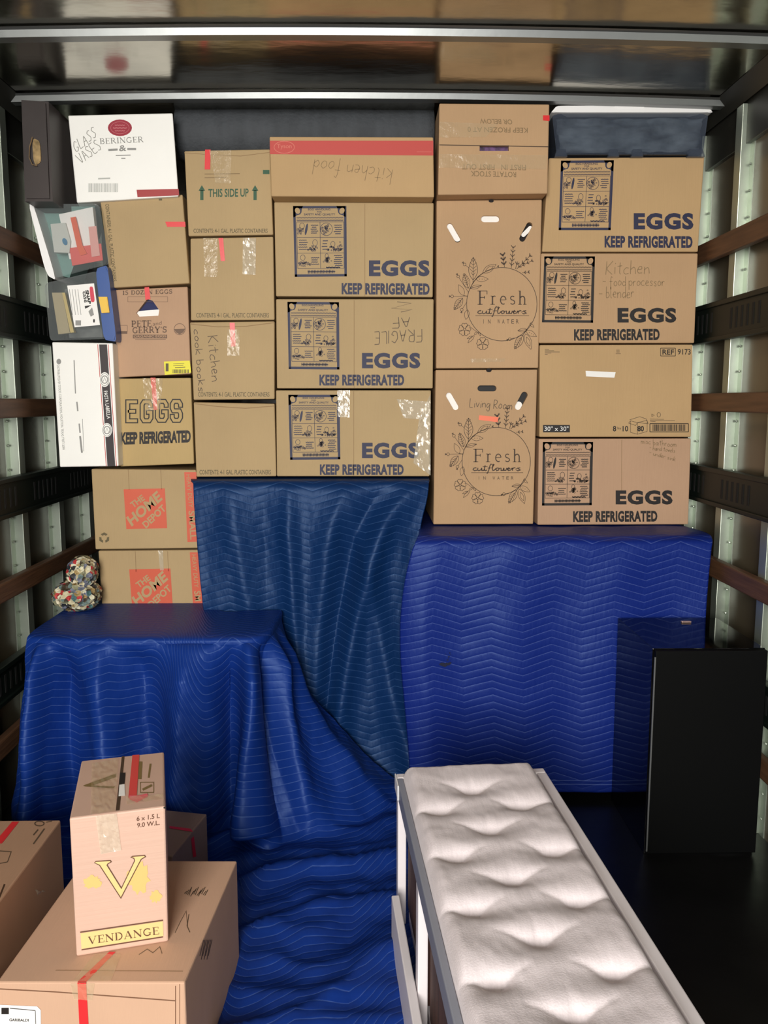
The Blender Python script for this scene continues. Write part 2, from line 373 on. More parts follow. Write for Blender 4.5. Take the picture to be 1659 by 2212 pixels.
def stad(cx, cy_, L, wd, ang):
    pts = []
    for i in range(9): a = R(-90 + 180*i/8); pts.append((L/2 - wd/2 + wd/2*math.cos(a), wd/2*math.sin(a)))
    for i in range(9): a = R(90 + 180*i/8); pts.append((-L/2 + wd/2 + wd/2*math.cos(a), wd/2*math.sin(a)))
    c, s = math.cos(R(ang)), math.sin(R(ang))
    return [(cx + x*c - y*s, cy_ + x*s + y*c) for x, y in pts]

def egg_panel(t, q, m):
    """the printed notice in a frame with an egg in both upper corners"""
    def P(u, v): return ((q[0][0]*(1-u)+q[1][0]*u)*(1-v)+(q[3][0]*(1-u)+q[2][0]*u)*v, (q[0][1]*(1-u)+q[1][1]*u)*(1-v)+(q[3][1]*(1-u)+q[2][1]*u)*v)
    k = ink(t)
    def st(pts, wd): k.stroke([P(*p) for p in pts], wd)
    Wd = 5.2; e = .021
    st([(0, e*.8), (1, e*.8)], Wd); st([(0, 1-e*.8), (1, 1-e*.8)], Wd); st([(e, 0), (e, 1)], Wd); st([(1-e, 0), (1-e, 1)], Wd)
    W_ = q[1][0]-q[0][0]; H_ = q[3][1]-q[0][1]
    e2 = ink(t, .0012)
    for u in (0, 1):
        g = -1 if u else 1
        k.poly([P(u + g*a_, b_) for a_, b_ in ((0,0),(.19,0),(.165,.035),(.155,.09),(.13,.118),(.07,.13),(.035,.15),(0,.16))])
        c = P(u + g*.082, .068); e2.ell(c[0], c[1], 5.4, 6.8, rot=-.45*g, n=20)
    e2.build('egg_marks', t.children[0].data.materials[0], t)
    def tx(s_, u0, v0, u1, v1, bold=.02): k.text(s_, P(u0, v1), P(u1, v1), P(u0, v0), bold)
    k.build('printed_frame', m, t)
    k = ink(t)
    def tx(s_, u0, v0, u1, v1, bold=.02): k.text(s_, P(u0, v1), P(u1, v1), P(u0, v0), bold)
    tx('EGG HANDLING', .28, .035, .70, .062); tx('FOR', .45, .072, .54, .094); tx('SAFETY AND QUALITY', .2, .103, .79, .138)
    for v in (.158, .168, .196, .205): st([(.06 + .004*(i % 2) + .88*i/30, v + .0035*(i % 2)) for i in range(31)], .8)
    for v in (.225, .443, .665, .885): st([(.06, v), (.95, v)], .9)
    for u in (.06, .5, .95): st([(u, .225), (u, .885)], .9)
    r = random.Random(3)
    def blob(u, v, ru, rv, n=13):
        for i in range(n):
            a = r.random()*6.3; d = r.random()**.6
            cu, cv = u + ru*d*math.cos(a), v + rv*d*math.sin(a)
            c = P(cu, cv); k.ell(c[0], c[1], .9+r.random()*1.6, .8+r.random()*1.2, .8, n=6)
    def egg(u, v, ru=.04, rv=.04):
        c = P(u, v); k.ell(c[0], c[1], ru*W_, rv*H_, .9, n=14)
    def lines(u0, u1, v0, v1, n):
        for i in range(n):
            v = v0 + (v1-v0)*i/max(1, n-1); a = u0 + r.random()*.03; b_ = u1 - r.random()*.04
            st([(a + (b_-a)*j/9, v + .006*(j % 2)) for j in range(10)], 1.5)
    egg(.16, .28, .045, .04); blob(.13, .36, .07, .05, 16); k.ell(*P(.24, .33), 2.6, 13, None, rot=.18, n=10); lines(.32, .47, .27, .38, 5)
    c = P(.62, .33); k.ell(c[0], c[1], .115*W_, .09*H_, 1.0, n=18); blob(.62, .33, .1, .075, 26); egg(.62, .31, .025, .03); lines(.76, .93, .27, .39, 5)
    egg(.4, .52, .045, .045); blob(.35, .60, .1, .04, 22); lines(.08, .27, .48, .61, 5)
    egg(.74, .54, .04, .04); blob(.76, .61, .14, .035, 26); blob(.88, .57, .05, .06, 12); lines(.52, .66, .49, .61, 4)
    egg(.16, .73, .045, .04); blob(.2, .82, .13, .035, 26); lines(.31, .48, .73, .82, 4)
    egg(.62, .71, .03, .035); blob(.62, .77, .09, .05, 24); lines(.75, .93, .70, .84, 6); lines(.58, .9, .865, .87, 2)
    for i in range(18): st([(.26 + .029*i, .905), (.262 + .029*i, .955)], 1.5)
    st([(.25, .93), (.78, .93)], 2.0)
    k.build('printed_notice', m, t)

def eggs_text(t, m, a, b_, fold=None):
    k = ink(t); (x0, y0, x1, y1, s0) = a; k.text('EGGS', (x0, y1), (x1, y1+s0), (x0, y0), .05, 1.12)
    (x0, y0, x1, y1, s0) = b_; k.text('KEEP REFRIGERATED', (x0, y1), (x1, y1+s0), (x0, y0), .05, 1.08)
    k.build('printed_lettering', m, t)
    if fold: ink(t).stroke(fold, 1.0).build('flap_crease', SEAM, t)

# column 4: cases printed EGGS
YS = 3.15
t = carton('egg_carton', 'brown EGGS case without handwriting, top of three in middle column under the red-striped box', 'cardboard box', [(592,436),(937,438),(935,642),(596,640)], YS, .5, KHAKI, 'egg cases in the middle column')
egg_panel(t, [(633,445),(748,445),(749,597),(637,598)], INKBLUE); eggs_text(t, INKBLUE, (797,562,928,597,0), (738,611,928,636,1), [(788,440),(788,640)])
t = carton('egg_carton', 'brown EGGS case with upside-down FRAGILE handwriting, middle column', 'cardboard box', [(596,646),(937,646),(935,839),(598,839)], YS, .5, KHAKI, 'egg cases in the middle column')
egg_panel(t, [(621,652),(732,653),(733,798),(624,797)], INKBLUE); eggs_text(t, INKBLUE, (782,762,908,796,0), (690,809,873,833,0), [(765,648),(765,838)])
ink(t).hand('FRAGILE', (911,712), (805,717), (911,739), 1.6).hand('AF', (884,685), (840,687), (886,708), 1.6).stroke([(858,652),(888,655),(846,666),(890,669),(866,674)], 1.6).build('handwriting', PEN, t)
t = carton('egg_carton', 'brown EGGS case with shiny torn tape on its right corner, standing on blue blanket', 'cardboard box', [(596,843),(931,843),(928,1029),(598,1029)], YS, .5, KHAKI, 'egg cases in the middle column')
egg_panel(t, [(623,853),(733,853),(735,992),(627,993)], INKBLUE); eggs_text(t, INKBLUE, (782,956,905,990,0), (691,1003,872,1026,0), [(764,845),(764,1028)])
ink(t, .0016).grid([(729,843),(756,843),(755,902),(730,900)], 5, 8, .0012).build('tape', SHINE, t)
ink(t, .0016).grid([(857,862),(930,868),(925,907),(872,903)], 9, 5, .003).build('tape', SHINE, t)
ink(t, .0016).grid([(905,905),(930,850),(930,1027),(893,1000)], 6, 16, .004).build('tape', SHINE, t)

# column 6
t = carton('egg_carton', 'brown EGGS case without handwriting, right column, directly under the lidded plastic bin', 'cardboard box', [(1186,341),(1522,339),(1508,544),(1171,544)], YS, .5, TAN, 'egg cases in the right column')
egg_panel(t, [(1212,347),(1326,346),(1319,497),(1207,497)], INKBLUE); eggs_text(t, INKBLUE, (1369,460,1498,496,0), (1306,509,1496,535,1))
t = carton('egg_carton', 'brown EGGS case with handwriting Kitchen food processor blender, right column', 'cardboard box', [(1169,547),(1508,547),(1500,741),(1164,741)], YS, .5, WARM, 'egg cases in the right column')
egg_panel(t, [(1176,554),(1285,554),(1281,697),(1171,696)], INKBLACK); eggs_text(t, INKBLACK, (1334,665,1461,697,0), (1240,711,1425,736,-1))
ink(t).hand('Kitchen', (1309,592), (1406,590), (1311,563), 1.5).hand('- food processor', (1302,617), (1438,618), (1302,596), 1.4).hand('- blender', (1294,644), (1372,643), (1294,620), 1.4).build('handwriting', INKPALE, t)
t = carton('supply_carton', 'brown REF 9173 case with barcode and a strip of white tape, right column', 'cardboard box', [(1166,745),(1497,744),(1493,944),(1165,944)], YS, .48, TAN)
k = ink(t).rect(1427,752,1459,769,1.2).text('REF', (1431,766), (1456,766), (1431,755), .015).text('9173', (1464,766), (1492,766), (1464,754), .01)
k.text('8', (1324,932), (1331,932), (1324,920), .02).text('10', (1345,932), (1357,932), (1345,920), .02).text('80', (1377,932), (1391,932), (1377,920), .03).text('by', (1334,929),(1342,929),(1334,922), 0)
k.rect(1404,915,1487,933,1.6).barcode(1410,917,1482,931,40)
k.stroke([(1362,909),(1377,913),(1377,938),(1362,934),(1362,909)], .8).stroke([(1377,913),(1398,908),(1398,932),(1377,938)], .8).stroke([(1362,909),(1358,914),(1373,919),(1377,913),(1400,915),(1396,905),(1382,900),(1360,907)], .8)
for i in range(5): k.stroke([(1177,755+2.6*i),(1177+[9,20,32,14,6][i],755+2.6*i)], .8)
k.stroke([(1333,755),(1333,762)], 1).stroke([(1337,755),(1337,762)], 1).stroke([(1330,764),(1341,764)], .8).ell(1410,897,4,3,.8,n=3).ell(1423,896,4,5,.8,n=8)
for i in range(3): k.stroke([(1404,905+2.4*i),(1404+[30,54,12][i],906+2.4*i)], .7)
k.build('printed_lettering', INKBLACK, t)
ink(t).rect(1173,918,1231,934).build('printed_size_mark', INKBLACK, t)
ink(t, .0014).text('30" x 30"', (1176,931), (1228,931), (1176,921), 0).build('size_lettering', PAPER, t)
ink(t, .0014).poly([(1265,801),(1330,804),(1327,816),(1266,813)]).build('white_tape', PAPER, t)
t = carton('egg_carton', 'brown EGGS case with faint bathroom handwriting, bottom of right column on blue blanket', 'cardboard box', [(1164,948),(1493,947),(1487,1133),(1161,1134)], YS, .5, PINK, 'egg cases in the right column')
egg_panel(t, [(1173,955),(1281,955),(1278,1091),(1171,1092)], INKBLACK); eggs_text(t, INKBLACK, (1330,1059,1453,1090,0), (1238,1104,1420,1128,-1), [(1343,950),(1343,1060)])
ink(t).hand('misc bathroom', (1385,958), (1462,966), (1385,946), 1.1).hand('- hand towels', (1403,971), (1459,978), (1404,961), 1.0).hand('- under sink', (1402,981), (1460,997), (1404,972), 1.0).build('handwriting', INKPALE, t)

# column 5: flower boxes with hand holes
def wreath(t, cx, cy_, sx, sy):
    k = ink(t)
    def M(x, y): return (cx + (x-902)*sx, cy_ + (y-1288)*sy)
    def st(pts, wd=1.0): k.stroke([M(*p) for p in pts], wd)
    def leaf(b, tip, wd, kind='', lw=.9):
        b = Vector(b); tip = Vector(tip); d = tip-b; n = Vector((-d.y, d.x)).normalized()*wd/2
        L = [b + d*s_ + n*math.sin(math.pi*s_**.85) for s_ in [i/9 for i in range(10)]]
        Rr = [b + d*s_ - n*math.sin(math.pi*s_**.85) for s_ in [i/9 for i in range(10)]]
        st([tuple(p) for p in L], lw); st([tuple(p) for p in Rr], lw)
        if kind in 'vm' and kind: st([tuple(b), tuple(tip)], 1.1)
        if kind == 'v':
            for s_ in (.2, .35, .5, .65, .8):
                for sg in (1, -1): st([tuple(b+d*s_), tuple(b+d*(s_+.13)+n*sg*.8*math.sin(math.pi*s_))], .9)
        if kind == 'd':
            q = b*.8+tip*.2
            L = [q + d*.6*s_ + n*.5*math.sin(math.pi*s_) for s_ in [i/6 for i in range(7)]]; Rr = [q + d*.6*s_ - n*.5*math.sin(math.pi*s_) for s_ in [i/6 for i in range(7)]]
            st([tuple(p) for p in L], .9); st([tuple(p) for p in Rr], .9)
        if kind == 'p':
            for s_ in (.3, .5, .7): c = M(*(b+d*s_)); k.ell(c[0], c[1], .9, .9, n=5)
    k.ell(cx, cy_, 437*sx, 437*sy, 1.3, n=56)
    leaf((545,1000),(548,730),112,'v',1.1); leaf((485,1100),(432,920),84,'v'); leaf((430,1185),(365,1055),66); leaf((415,1215),(308,1355),84,'v',1.0)
    leaf((665,915),(832,812),78,'d'); leaf((580,990),(735,990),64,'p'); leaf((510,1100),(652,1065),46,'m'); leaf((478,1355),(455,1472),60)
    st([(500,1120),(545,1030),(600,965),(670,915)], 1.1); st([(545,1000),(545,1035)], 1.2); st([(430,1185),(478,1195)])
    for c, e, tf in (((440,815),(500,862),(410,785)),((360,958),(490,1150),(338,918)),((285,1195),(478,1190),(243,1195)),((405,1355),(468,1262),(400,1388)),((1000,1705),(1060,1690),(962,1716))):
        q = M(*c); k.ell(q[0], q[1], 3.0, 3.0, 1.0, n=12); v = (Vector(e)-Vector(c)).normalized()*18
        st([tuple(Vector(c)+v), e], .9); w_ = (Vector(tf)-Vector(c)).normalized()*18
        for a in (-.5, 0, .5):
            d = Vector((w_.x*math.cos(a)-w_.y*math.sin(a), w_.x*math.sin(a)+w_.y*math.cos(a))); st([tuple(Vector(c)+w_), tuple(Vector(c)+w_+d*1.3)], 1.1)
    for fx, fy in ((440,1590),(665,1758)):
        q = M(fx, fy); k.ell(q[0], q[1], 2.2, 2.2, .8, n=10)
        for i in range(5):
            a = R(-90 + 72*i); c, s_ = math.cos(a), math.sin(a)
            pet = [(14,-6),(34,-30),(56,-36),(74,-24),(72,-6),(66,0),(72,6),(74,24),(56,36),(34,30),(14,6)]
            st([(fx + x*c - y*s_, fy + x*s_ + y*c) for x, y in pet], 1.0)
    leaf((1215,1590),(1100,1605),44,'m'); leaf((1205,1605),(1335,1675),62,'p'); leaf((1165,1655),(1060,1822),88,'v',1.0); leaf((1195,1640),(1265,1828),82,'d'); leaf((1250,1520),(1303,1565),26)
    st([(1270,1500),(1200,1610),(1165,1655)], 1.1); leaf((560,1660),(480,1750),34); leaf((540,1670),(470,1700),24); leaf((560,1650),(600,1620),22); leaf((610,1620),(640,1665),20); st([(510,1560),(580,1610),(620,1640)], .9)
    def sprig(b, tip, n, L, lw=1.2, wd=1.8):
        b = Vector(b); tip = Vector(tip); d = tip-b; st([tuple(b), tuple(tip)], lw); u = d.normalized()
        for i in range(n):
            q = b + d*((i+.6)/n)
            for a in (.75, -.75):
                e = Vector((u.x*math.cos(a)-u.y*math.sin(a), u.x*math.sin(a)+u.y*math.cos(a)))*L; st([tuple(q), tuple(q+e*.5), tuple(q+e)], wd)
    sprig((935,848),(912,690),3,46,1.2,3.0); sprig((1020,858),(1045,600),5,42,1.2,1.6); sprig((1085,872),(1265,700),4,34,1.2,1.8); sprig((1070,870),(1100,780),1,38,1.2,1.8); sprig((1130,840),(1290,765),3,28,1.0,1.6); sprig((1155,915),(1245,905),2,26,1.0,1.6); sprig((862,850),(855,835),1,16)
    k.build('printed_wreath', INKBROWN, t)
def flower_text(t, a, b_, c):
    k = ink(t); k.serif('Fresh', (a[0], a[3]), (a[2], a[3]), (a[0], a[1]), .2)
    # brush script, drawn stroke by stroke
    x0, y0, x1, y1 = b_; W_ = x1-x0; H_ = y1-y0
    def s_(pts, wd=2.2): k.stroke([(x0 + p[0]*W_, y1 - p[1]*H_) for p in pts], wd)
    s_([(.07,.36),(.05,.42),(.01,.33),(.0,.15),(.03,.02),(.08,.08)]); s_([(.10,.40),(.09,.1),(.12,.02),(.16,.12),(.18,.40)]); s_([(.18,.3),(.18,.06),(.21,.03),(.24,.15)])
    s_([(.25,.75),(.23,.1),(.26,.02),(.29,.12)]); s_([(.2,.55),(.30,.58)], 1.4)
    s_([(.40,.85),(.37,.9),(.35,.7),(.33,.2),(.30,-.3),(.28,-.34)]); s_([(.3,.36),(.39,.40)], 1.4)
    s_([(.42,.85),(.40,.3),(.41,.04),(.44,.08),(.47,.3)]); s_([(.40,.5),(.44,.82),(.42,.9),(.40,.7)], 1.4)
    s_([(.50,.4),(.47,.25),(.49,.02),(.53,.1),(.54,.32),(.50,.4)]); s_([(.54,.3),(.58,.38)], 1.4)
    s_([(.58,.4),(.58,.05),(.62,.05),(.64,.4)]); s_([(.64,.35),(.64,.05),(.68,.05),(.70,.4)])
    s_([(.71,.2),(.76,.3),(.74,.42),(.71,.25),(.73,.03),(.78,.1),(.81,.35)]); s_([(.81,.42),(.82,.02)]); s_([(.82,.25),(.85,.42),(.88,.38)])
    s_([(.98,.4),(.93,.36),(.95,.22),(.98,.1),(.93,.0),(.90,.08)]); s_([(.88,.2),(.93,.36)], 1.4)
    k.stroke([(c[0], c[1]), (c[2], c[1])], 1.0)
    for i, ch in enumerate('IN WATER'):
        if ch == ' ': continue
        x = c[4] + (c[6]-c[4])*i/7; k.text(ch, (x, c[7]), (x + (.8 if ch == 'I' else 5.4), c[7]), (x, c[5]), 0)
    k.build('printed_lettering', INKBROWN, t)
holes = [stad(1059,473,40,14,0), stad(980,503,46,13,60), stad(1136,501,46,13,-62), [(1055,433),(1067,433),(1061,436)]]
t = carton('flower_carton', 'tall brown Fresh cut flowers carton with no handwriting, upper of the two', 'cardboard box', [(943,433),(1171,431),(1163,795),(942,796)], YS, .42, WARM, 'tall flower cartons', holes=holes[:3])
wreath(t, 1084, 657, .174, .1815); flower_text(t, (1031,628,1138,658), (1032,661,1139,678), (1027,682,1143,0,1044,690,1115,699))
h = Ink(Vector((0, YS+.012, 0)), (0, -1, 0)).poly(stad(1059,473,44,17,0)).build('wrapped_contents', PAPER, t)
h = Ink(Vector((0, YS+.012, 0)), (0, -1, 0)).poly(stad(980,500,48,16,60)).build('wrapped_contents', PAPER, t)
h = Ink(Vector((0, YS+.012, 0)), (0, -1, 0)).poly(stad(1138,500,30,9,-45)).build('wrapped_contents', PAPER, t)
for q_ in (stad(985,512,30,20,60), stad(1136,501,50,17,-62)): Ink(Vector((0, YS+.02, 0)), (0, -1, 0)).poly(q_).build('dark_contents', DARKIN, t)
ink(t, .0014).poly([(1016,775),(1092,774),(1090,781),(1017,783)]).build('tape', CLEAR, t)
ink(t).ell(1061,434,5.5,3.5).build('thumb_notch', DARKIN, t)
holes = [stad(1052,839,41,13,0), stad(977,867,42,13,60), stad(1126,866,43,14,-62)]
t = carton('flower_carton', 'tall brown Fresh cut flowers carton marked Living Room, standing on blue blanket', 'cardboard box', [(941,799),(1161,798),(1152,1132),(936,1133)], YS, .42, WARM, 'tall flower cartons', holes=holes)
wreath(t, 1072, 997, .1688, .1688); flower_text(t, (1022,970,1126,998), (1022,1001,1126,1017), (1018,1021,1130,0,1034,1029,1104,1036))
for q_ in (stad(977,867,46,16,60), stad(1119,877,20,16,-62)): Ink(Vector((0, YS+.012, 0)), (0, -1, 0)).poly(q_).build('wrapped_contents', PAPER, t)
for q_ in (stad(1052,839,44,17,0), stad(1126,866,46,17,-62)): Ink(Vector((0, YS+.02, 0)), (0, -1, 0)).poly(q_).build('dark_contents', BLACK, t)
ink(t).hand('Living Room', (1014,879), (1108,884), (1016,860), 1.3).build('handwriting', PEN, t)
ink(t, .0014).poly([(1035,897),(1077,901),(1075,912),(1034,907)]).build('orange_tape', ORTAPE, t)
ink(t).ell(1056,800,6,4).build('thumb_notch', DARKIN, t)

# top of column 5: upside-down freezer carton, standing out towards the door
Y5 = 3.075
t = carton('freezer_carton', 'brown ROTATE STOCK carton standing upside down with taped flaps, top of flower box column', 'cardboard box', [(949,223),(1187,225),(1183,418),(946,421)], Y5, .48, WARM, holes=[[(1036,314),(1099,314),(1099,326),(1036,326)]])
k = ink(t).text('ROTATE STOCK', (1115,371), (1017,369), (1115,383), .012).text('FIRST IN   FIRST OUT', (1136,356), (998,354), (1136,368), .012)
k.text('OR BELOW', (1106,258), (1036,256), (1107,269), .012).text('KEEP FROZEN AT 0', (1140,276), (1010,274), (1140,287), .012).build('printed_lettering', INKPALE, t)
ink(t).stroke([(949,313),(1185,317)], 1.8).build('flap_gap', INKBROWN, t)
Ink(Vector((0, Y5+.02, 0)), (0, -1, 0)).poly([(1034,312),(1101,312),(1101,328),(1034,328)]).build('wrapped_contents', mat('purple_print', (92, 62, 104), .5, var=(60, .9, (1, 1, 1))), t)
ink(t, .0015).grid([(949,263),(1075,268),(1050,296),(950,297)], 9, 4, .0012).grid([(949,333),(1182,335),(1180,366),(948,362)], 14, 4, .0012).build('tape', CLEAR, t)
ink(t, .0018).poly([(1173,249),(1187,249),(1187,261),(1173,260)]).build('red_tape', REDTAPE, t)

# top of column 4
Y4 = 3.07
t = carton('meat_carton', 'long low carton with a red band and upside-down handwriting, under the roof', 'cardboard box', [(582,295),(936,296),(938,426),(586,424)], Y4, .14, TAN)
ink(t).poly([(583,304),(936,304),(936,336),(583,333)]).build('printed_band', RED, t)
k = ink(t, .0014).ell(614,318,22,13,1.5).text('Tyson', (598,323), (630,323), (598,311), .01).stroke([(900,328),(932,328)], 1).build('printed_logo', mat('ink_rose', (214, 120, 104), .6), t)
ink(t).hand('kitchen food', (848,366), (676,344), (842,398), 1.2).build('handwriting', INKPALE, t)

# rolled grey carpet pad lying behind
t_x0, t_x1 = atY(384, 280, 3.3).x, atY(936, 280, 3.3).x
bm = bmesh.new(); NR = 40; pts = []
zc = atY(590, 322, YS).z + .105
for i in range(NR * 3):
    a = i/NR*2*math.pi; r = .1 - .006*(i/NR) - .0; pts.append((3.33 + r*math.sin(a), zc + r*math.cos(a)))
ringL = [bm.verts.new((t_x0 - .0, y, z)) for y, z in pts]
segs = 30; prev = ringL
for s_ in range(1, segs+1):
    x = t_x0 + (t_x1-t_x0)*s_/segs
    ring = [bm.verts.new((x, y, z + .004*noise.noise(Vector((x*6, 0, 1))))) for y, z in pts]
    for i in range(len(pts)-1): bm.faces.new((prev[i], prev[i+1], ring[i+1], ring[i]))
    prev = ring
o = from_bm('rolled_carpet_pad', bm, mat('grey_pad', (72, 76, 80), .8, bump=(60, .4, (1, 1, 1)), var=(8, .15, (3, 1, 1))), smooth=True)
md = o.modifiers.new('thickness', 'SOLIDIFY'); md.thickness = .004
tag(o, 'rolled dark grey pad lying across the boxes right under the roof', 'carpet pad')

# column 3: gallon container cartons
def contents(k, x0, x1, y0, y1, sl=0): k.text('CONTENTS: 4-1 GAL. PLASTIC CONTAINERS', (x0, y1), (x1, y1+sl), (x0, y0), .012)
t = carton('gallon_carton', 'brown THIS SIDE UP carton with two green arrows, top of its column', 'cardboard box', [(398,326),(583,322),(590,507),(407,510)], YS-.01, .4, KHAKI, 'gallon container cartons')
k = ink(t).text('THIS SIDE UP', (450,426), (537,425), (450,408), .02)
for ax in (436, 551): k.poly([(ax-3.5,432),(ax+3.5,432),(ax+3.5,411),(ax-3.5,411)]).poly([(ax-7,412),(ax+7,412),(ax,400)])
k.rect(568,367,582,376).build('printed_arrows', INKGREEN, t)
k = ink(t); contents(k, 418, 578, 494, 503); k.build('printed_lettering', INKOLIVE, t)
ink(t, .0016).poly([(443,323),(455,323),(454,366),(442,366)]).build('red_tape', REDTAPE, t)
ink(t, .0014).grid([(452,325),(500,325),(498,396),(466,396)], 4, 6, .001).build('tape', CLEAR, t)
ink(t).stroke([(442,376),(518,375)], 2).stroke([(442,384),(490,383)], 2).build('faint_lettering', INKPALE, t)
ink(t).stroke([(398,330),(450,334),(520,337),(583,329)], 1.2).build('flap_crease', SEAM, t)
t = carton('gallon_carton', 'brown gallon carton with a shiny white tape strip beside a red strip', 'cardboard box', [(411,515),(590,511),(593,691),(412,692)], YS, .4, KHAKI, 'gallon container cartons')
k = ink(t); contents(k, 424, 581, 676, 686); k.build('printed_lettering', INKOLIVE, t)
ink(t, .0016).poly([(472,514),(482,514),(486,564),(477,564)]).build('red_tape', REDTAPE, t)
ink(t, .0014).grid([(525,514),(553,514),(552,594),(524,592)], 6, 12, .003).build('tape', SHINE, t)
ink(t, .0012).grid([(439,514),(470,514),(470,598),(442,598)], 3, 8, .001).build('tape', CLEAR, t)
t = carton('gallon_carton', 'brown gallon carton with sideways handwriting Kitchen cook books', 'cardboard box', [(410,696),(593,694),(593,862),(418,864)], YS, .4, KHAKI, 'gallon container cartons')
k = ink(t); contents(k, 428, 582, 847, 857); k.build('printed_lettering', INKOLIVE, t)
ink(t).hand('Kitchen', (449,727), (459,828), (470,725), 1.5).hand('cook books', (419,712), (430,850), (434,711), 1.5).build('handwriting', PEN, t)
ink(t, .0016).poly([(496,697),(507,697),(509,748),(499,749)]).build('red_tape', REDTAPE, t)
ink(t, .0012).grid([(491,712),(518,712),(517,769),(491,768)], 4, 6, .0015).build('tape', CLEAR, t)
ink(t).stroke([(412,700),(470,706),(530,705),(592,697)], 1.6).build('flap_crease', SEAM, t)
t = carton('gallon_carton', 'plain brown gallon carton without tape, standing on the teal-blue blanket', 'cardboard box', [(418,869),(593,872),(597,1029),(424,1030)], YS, .4, KHAKI, 'gallon container cartons')
k = ink(t); contents(k, 431, 585, 1015, 1025); k.build('printed_lettering', INKOLIVE, t)
ink(t).stroke([(420,872),(470,878),(530,882),(593,877)], 1.6).build('flap_crease', SEAM, t)

# column 2
t = carton('gallon_carton', 'brown gallon carton tilted on its side with vertical print and red tape', 'cardboard box', [(216,433),(394,420),(409,612),(240,622)], YS-.02, .4, KHAKI)
ink(t).text('CONTAINERS: 4-1 GAL. PLASTIC CONTAINERS', (227,441), (244,608), (235,440), .012).build('printed_lettering', INKOLIVE, t)
ink(t).rect(343,423,350,433).build('printed_mark', INKOLIVE, t)
ink(t, .0014).poly([(357,479),(400,479),(401,490),(361,490)]).build('red_tape', REDTAPE, t)
hh = [(294,676),(318,646),(330,650),(344,670),(342,682),(300,684)]
t = carton('egg_carton', 'brown carton with a triangular hand hole and a yellow sticker, under the tilted carton', 'cardboard box', [(246,626),(405,619),(412,808),(253,815)], YS, .4, PINK, holes=[hh])
k = ink(t).serif('15 DOZEN EGGS', (265,637), (372,634), (265,628), fat=1.5).rect(276,641,362,652,.8)
k.serif('PETE', (284,706), (327,705), (284,693), fat=1.45).text('and', (330,704), (349,701), (330,696), 0).serif("GERRY'S", (286,720), (360,718), (286,707), fat=1.45)
k.rect(287,723,361,731).stroke([(292,734),(358,733)], 1.2).rect(259,703,275,716,.8).rect(259,716,275,721)
k.ell(388,711,12,12,1.2).poly([(376,711),(400,710),(396,718),(388,722),(380,718)]).build('printed_lettering', mat('ink_umber', (112, 86, 66), .6), t)
ink(t, .0014).text('ORGANIC EGGS', (289,729.5), (359,728.5), (289,724.5), .01).build('band_lettering', PINK, t)
Ink(Vector((0, YS+.012, 0)), (0, -1, 0)).poly([(290,673),(346,668),(346,685),(292,688)]).build('white_contents', PAPER, t)
Ink(Vector((0, YS+.02, 0)), (0, -1, 0)).poly([(290,640),(346,640),(348,690),(290,690)]).build('dark_contents', mat('navy_cloth', (30, 40, 90), .7), t)
ink(t, .0014).poly([(312,621),(322,620),(325,646),(314,648)]).build('red_tape', REDTAPE, t)
s_ = ink(t, .0018).poly([(354,781),(410,779),(413,805),(356,810)]).build('sticker', YEL, t)
ink(t, .0026).barcode(372,798,408,806,20).rect(358,785,364,802).stroke([(374,786),(398,785)], .8).stroke([(374,790),(396,789)], .8).stroke([(378,794),(400,793)], 1.3).build('sticker_print', INKOLIVE, t)
t = carton('egg_carton', 'golden carton with outlined EGGS letters and a red tape strip, second column', 'cardboard box', [(253,818),(412,816),(419,1002),(259,1008)], YS, .4, GOLD)
k = ink(t); kk = ink(t, .0012); k3 = ink(t, .0016)
def block(pts, x, y):
    q = [(x + a, y - b_ ) for a, b_ in pts]
    for c_, wd in ((k, 11.0), (kk, 6.0)):
        v0 = (Vector(q[0])-Vector(q[1])).normalized()*2.4; v1 = (Vector(q[-1])-Vector(q[-2])).normalized()*2.4
        q2 = [tuple(Vector(q[0])+v0)] + q[1:-1] + [tuple(Vector(q[-1])+v1)] if c_ is k else q
        c_.stroke(q2, wd)
Lh = 41
def E_(x, y, w_): 
    for p in ([(w_,Lh),(0,Lh),(0,0),(w_,0)], [(0,Lh/2),(w_*.8,Lh/2)]): block(p, x, y)
def G_(x, y, w_): block([(w_,Lh*.72),(w_,Lh*.85),(w_*.8,Lh),(w_*.2,Lh),(0,Lh*.85),(0,Lh*.15),(w_*.2,0),(w_*.8,0),(w_,Lh*.15),(w_,Lh*.45),(w_*.55,Lh*.45)], x, y)
def S_(x, y, w_): block([(w_,Lh*.72),(w_,Lh*.85),(w_*.8,Lh),(w_*.2,Lh),(0,Lh*.85),(0,Lh*.65),(w_*.15,Lh*.5),(w_*.85,Lh*.5),(w_,Lh*.35),(w_,Lh*.15),(w_*.8,0),(w_*.2,0),(0,Lh*.15),(0,Lh*.28)], x, y)
E_(276, 909, 20); G_(307, 909, 19); G_(340, 908, 19); S_(372, 908, 18)
k.text('KEEP REFRIGERATED', (261,961), (412,956), (261,934), .05).build('printed_lettering', INKBLACK, t); kk.build('letter_fill', GOLD, t)
ink(t, .0022).poly([(325,816),(336,816),(340,885),(332,886)]).build('red_tape', REDTAPE, t)
ink(t, .002).grid([(308,817),(352,817),(346,884),(316,888)], 6, 9, .002).build('tape', CLEAR, t)
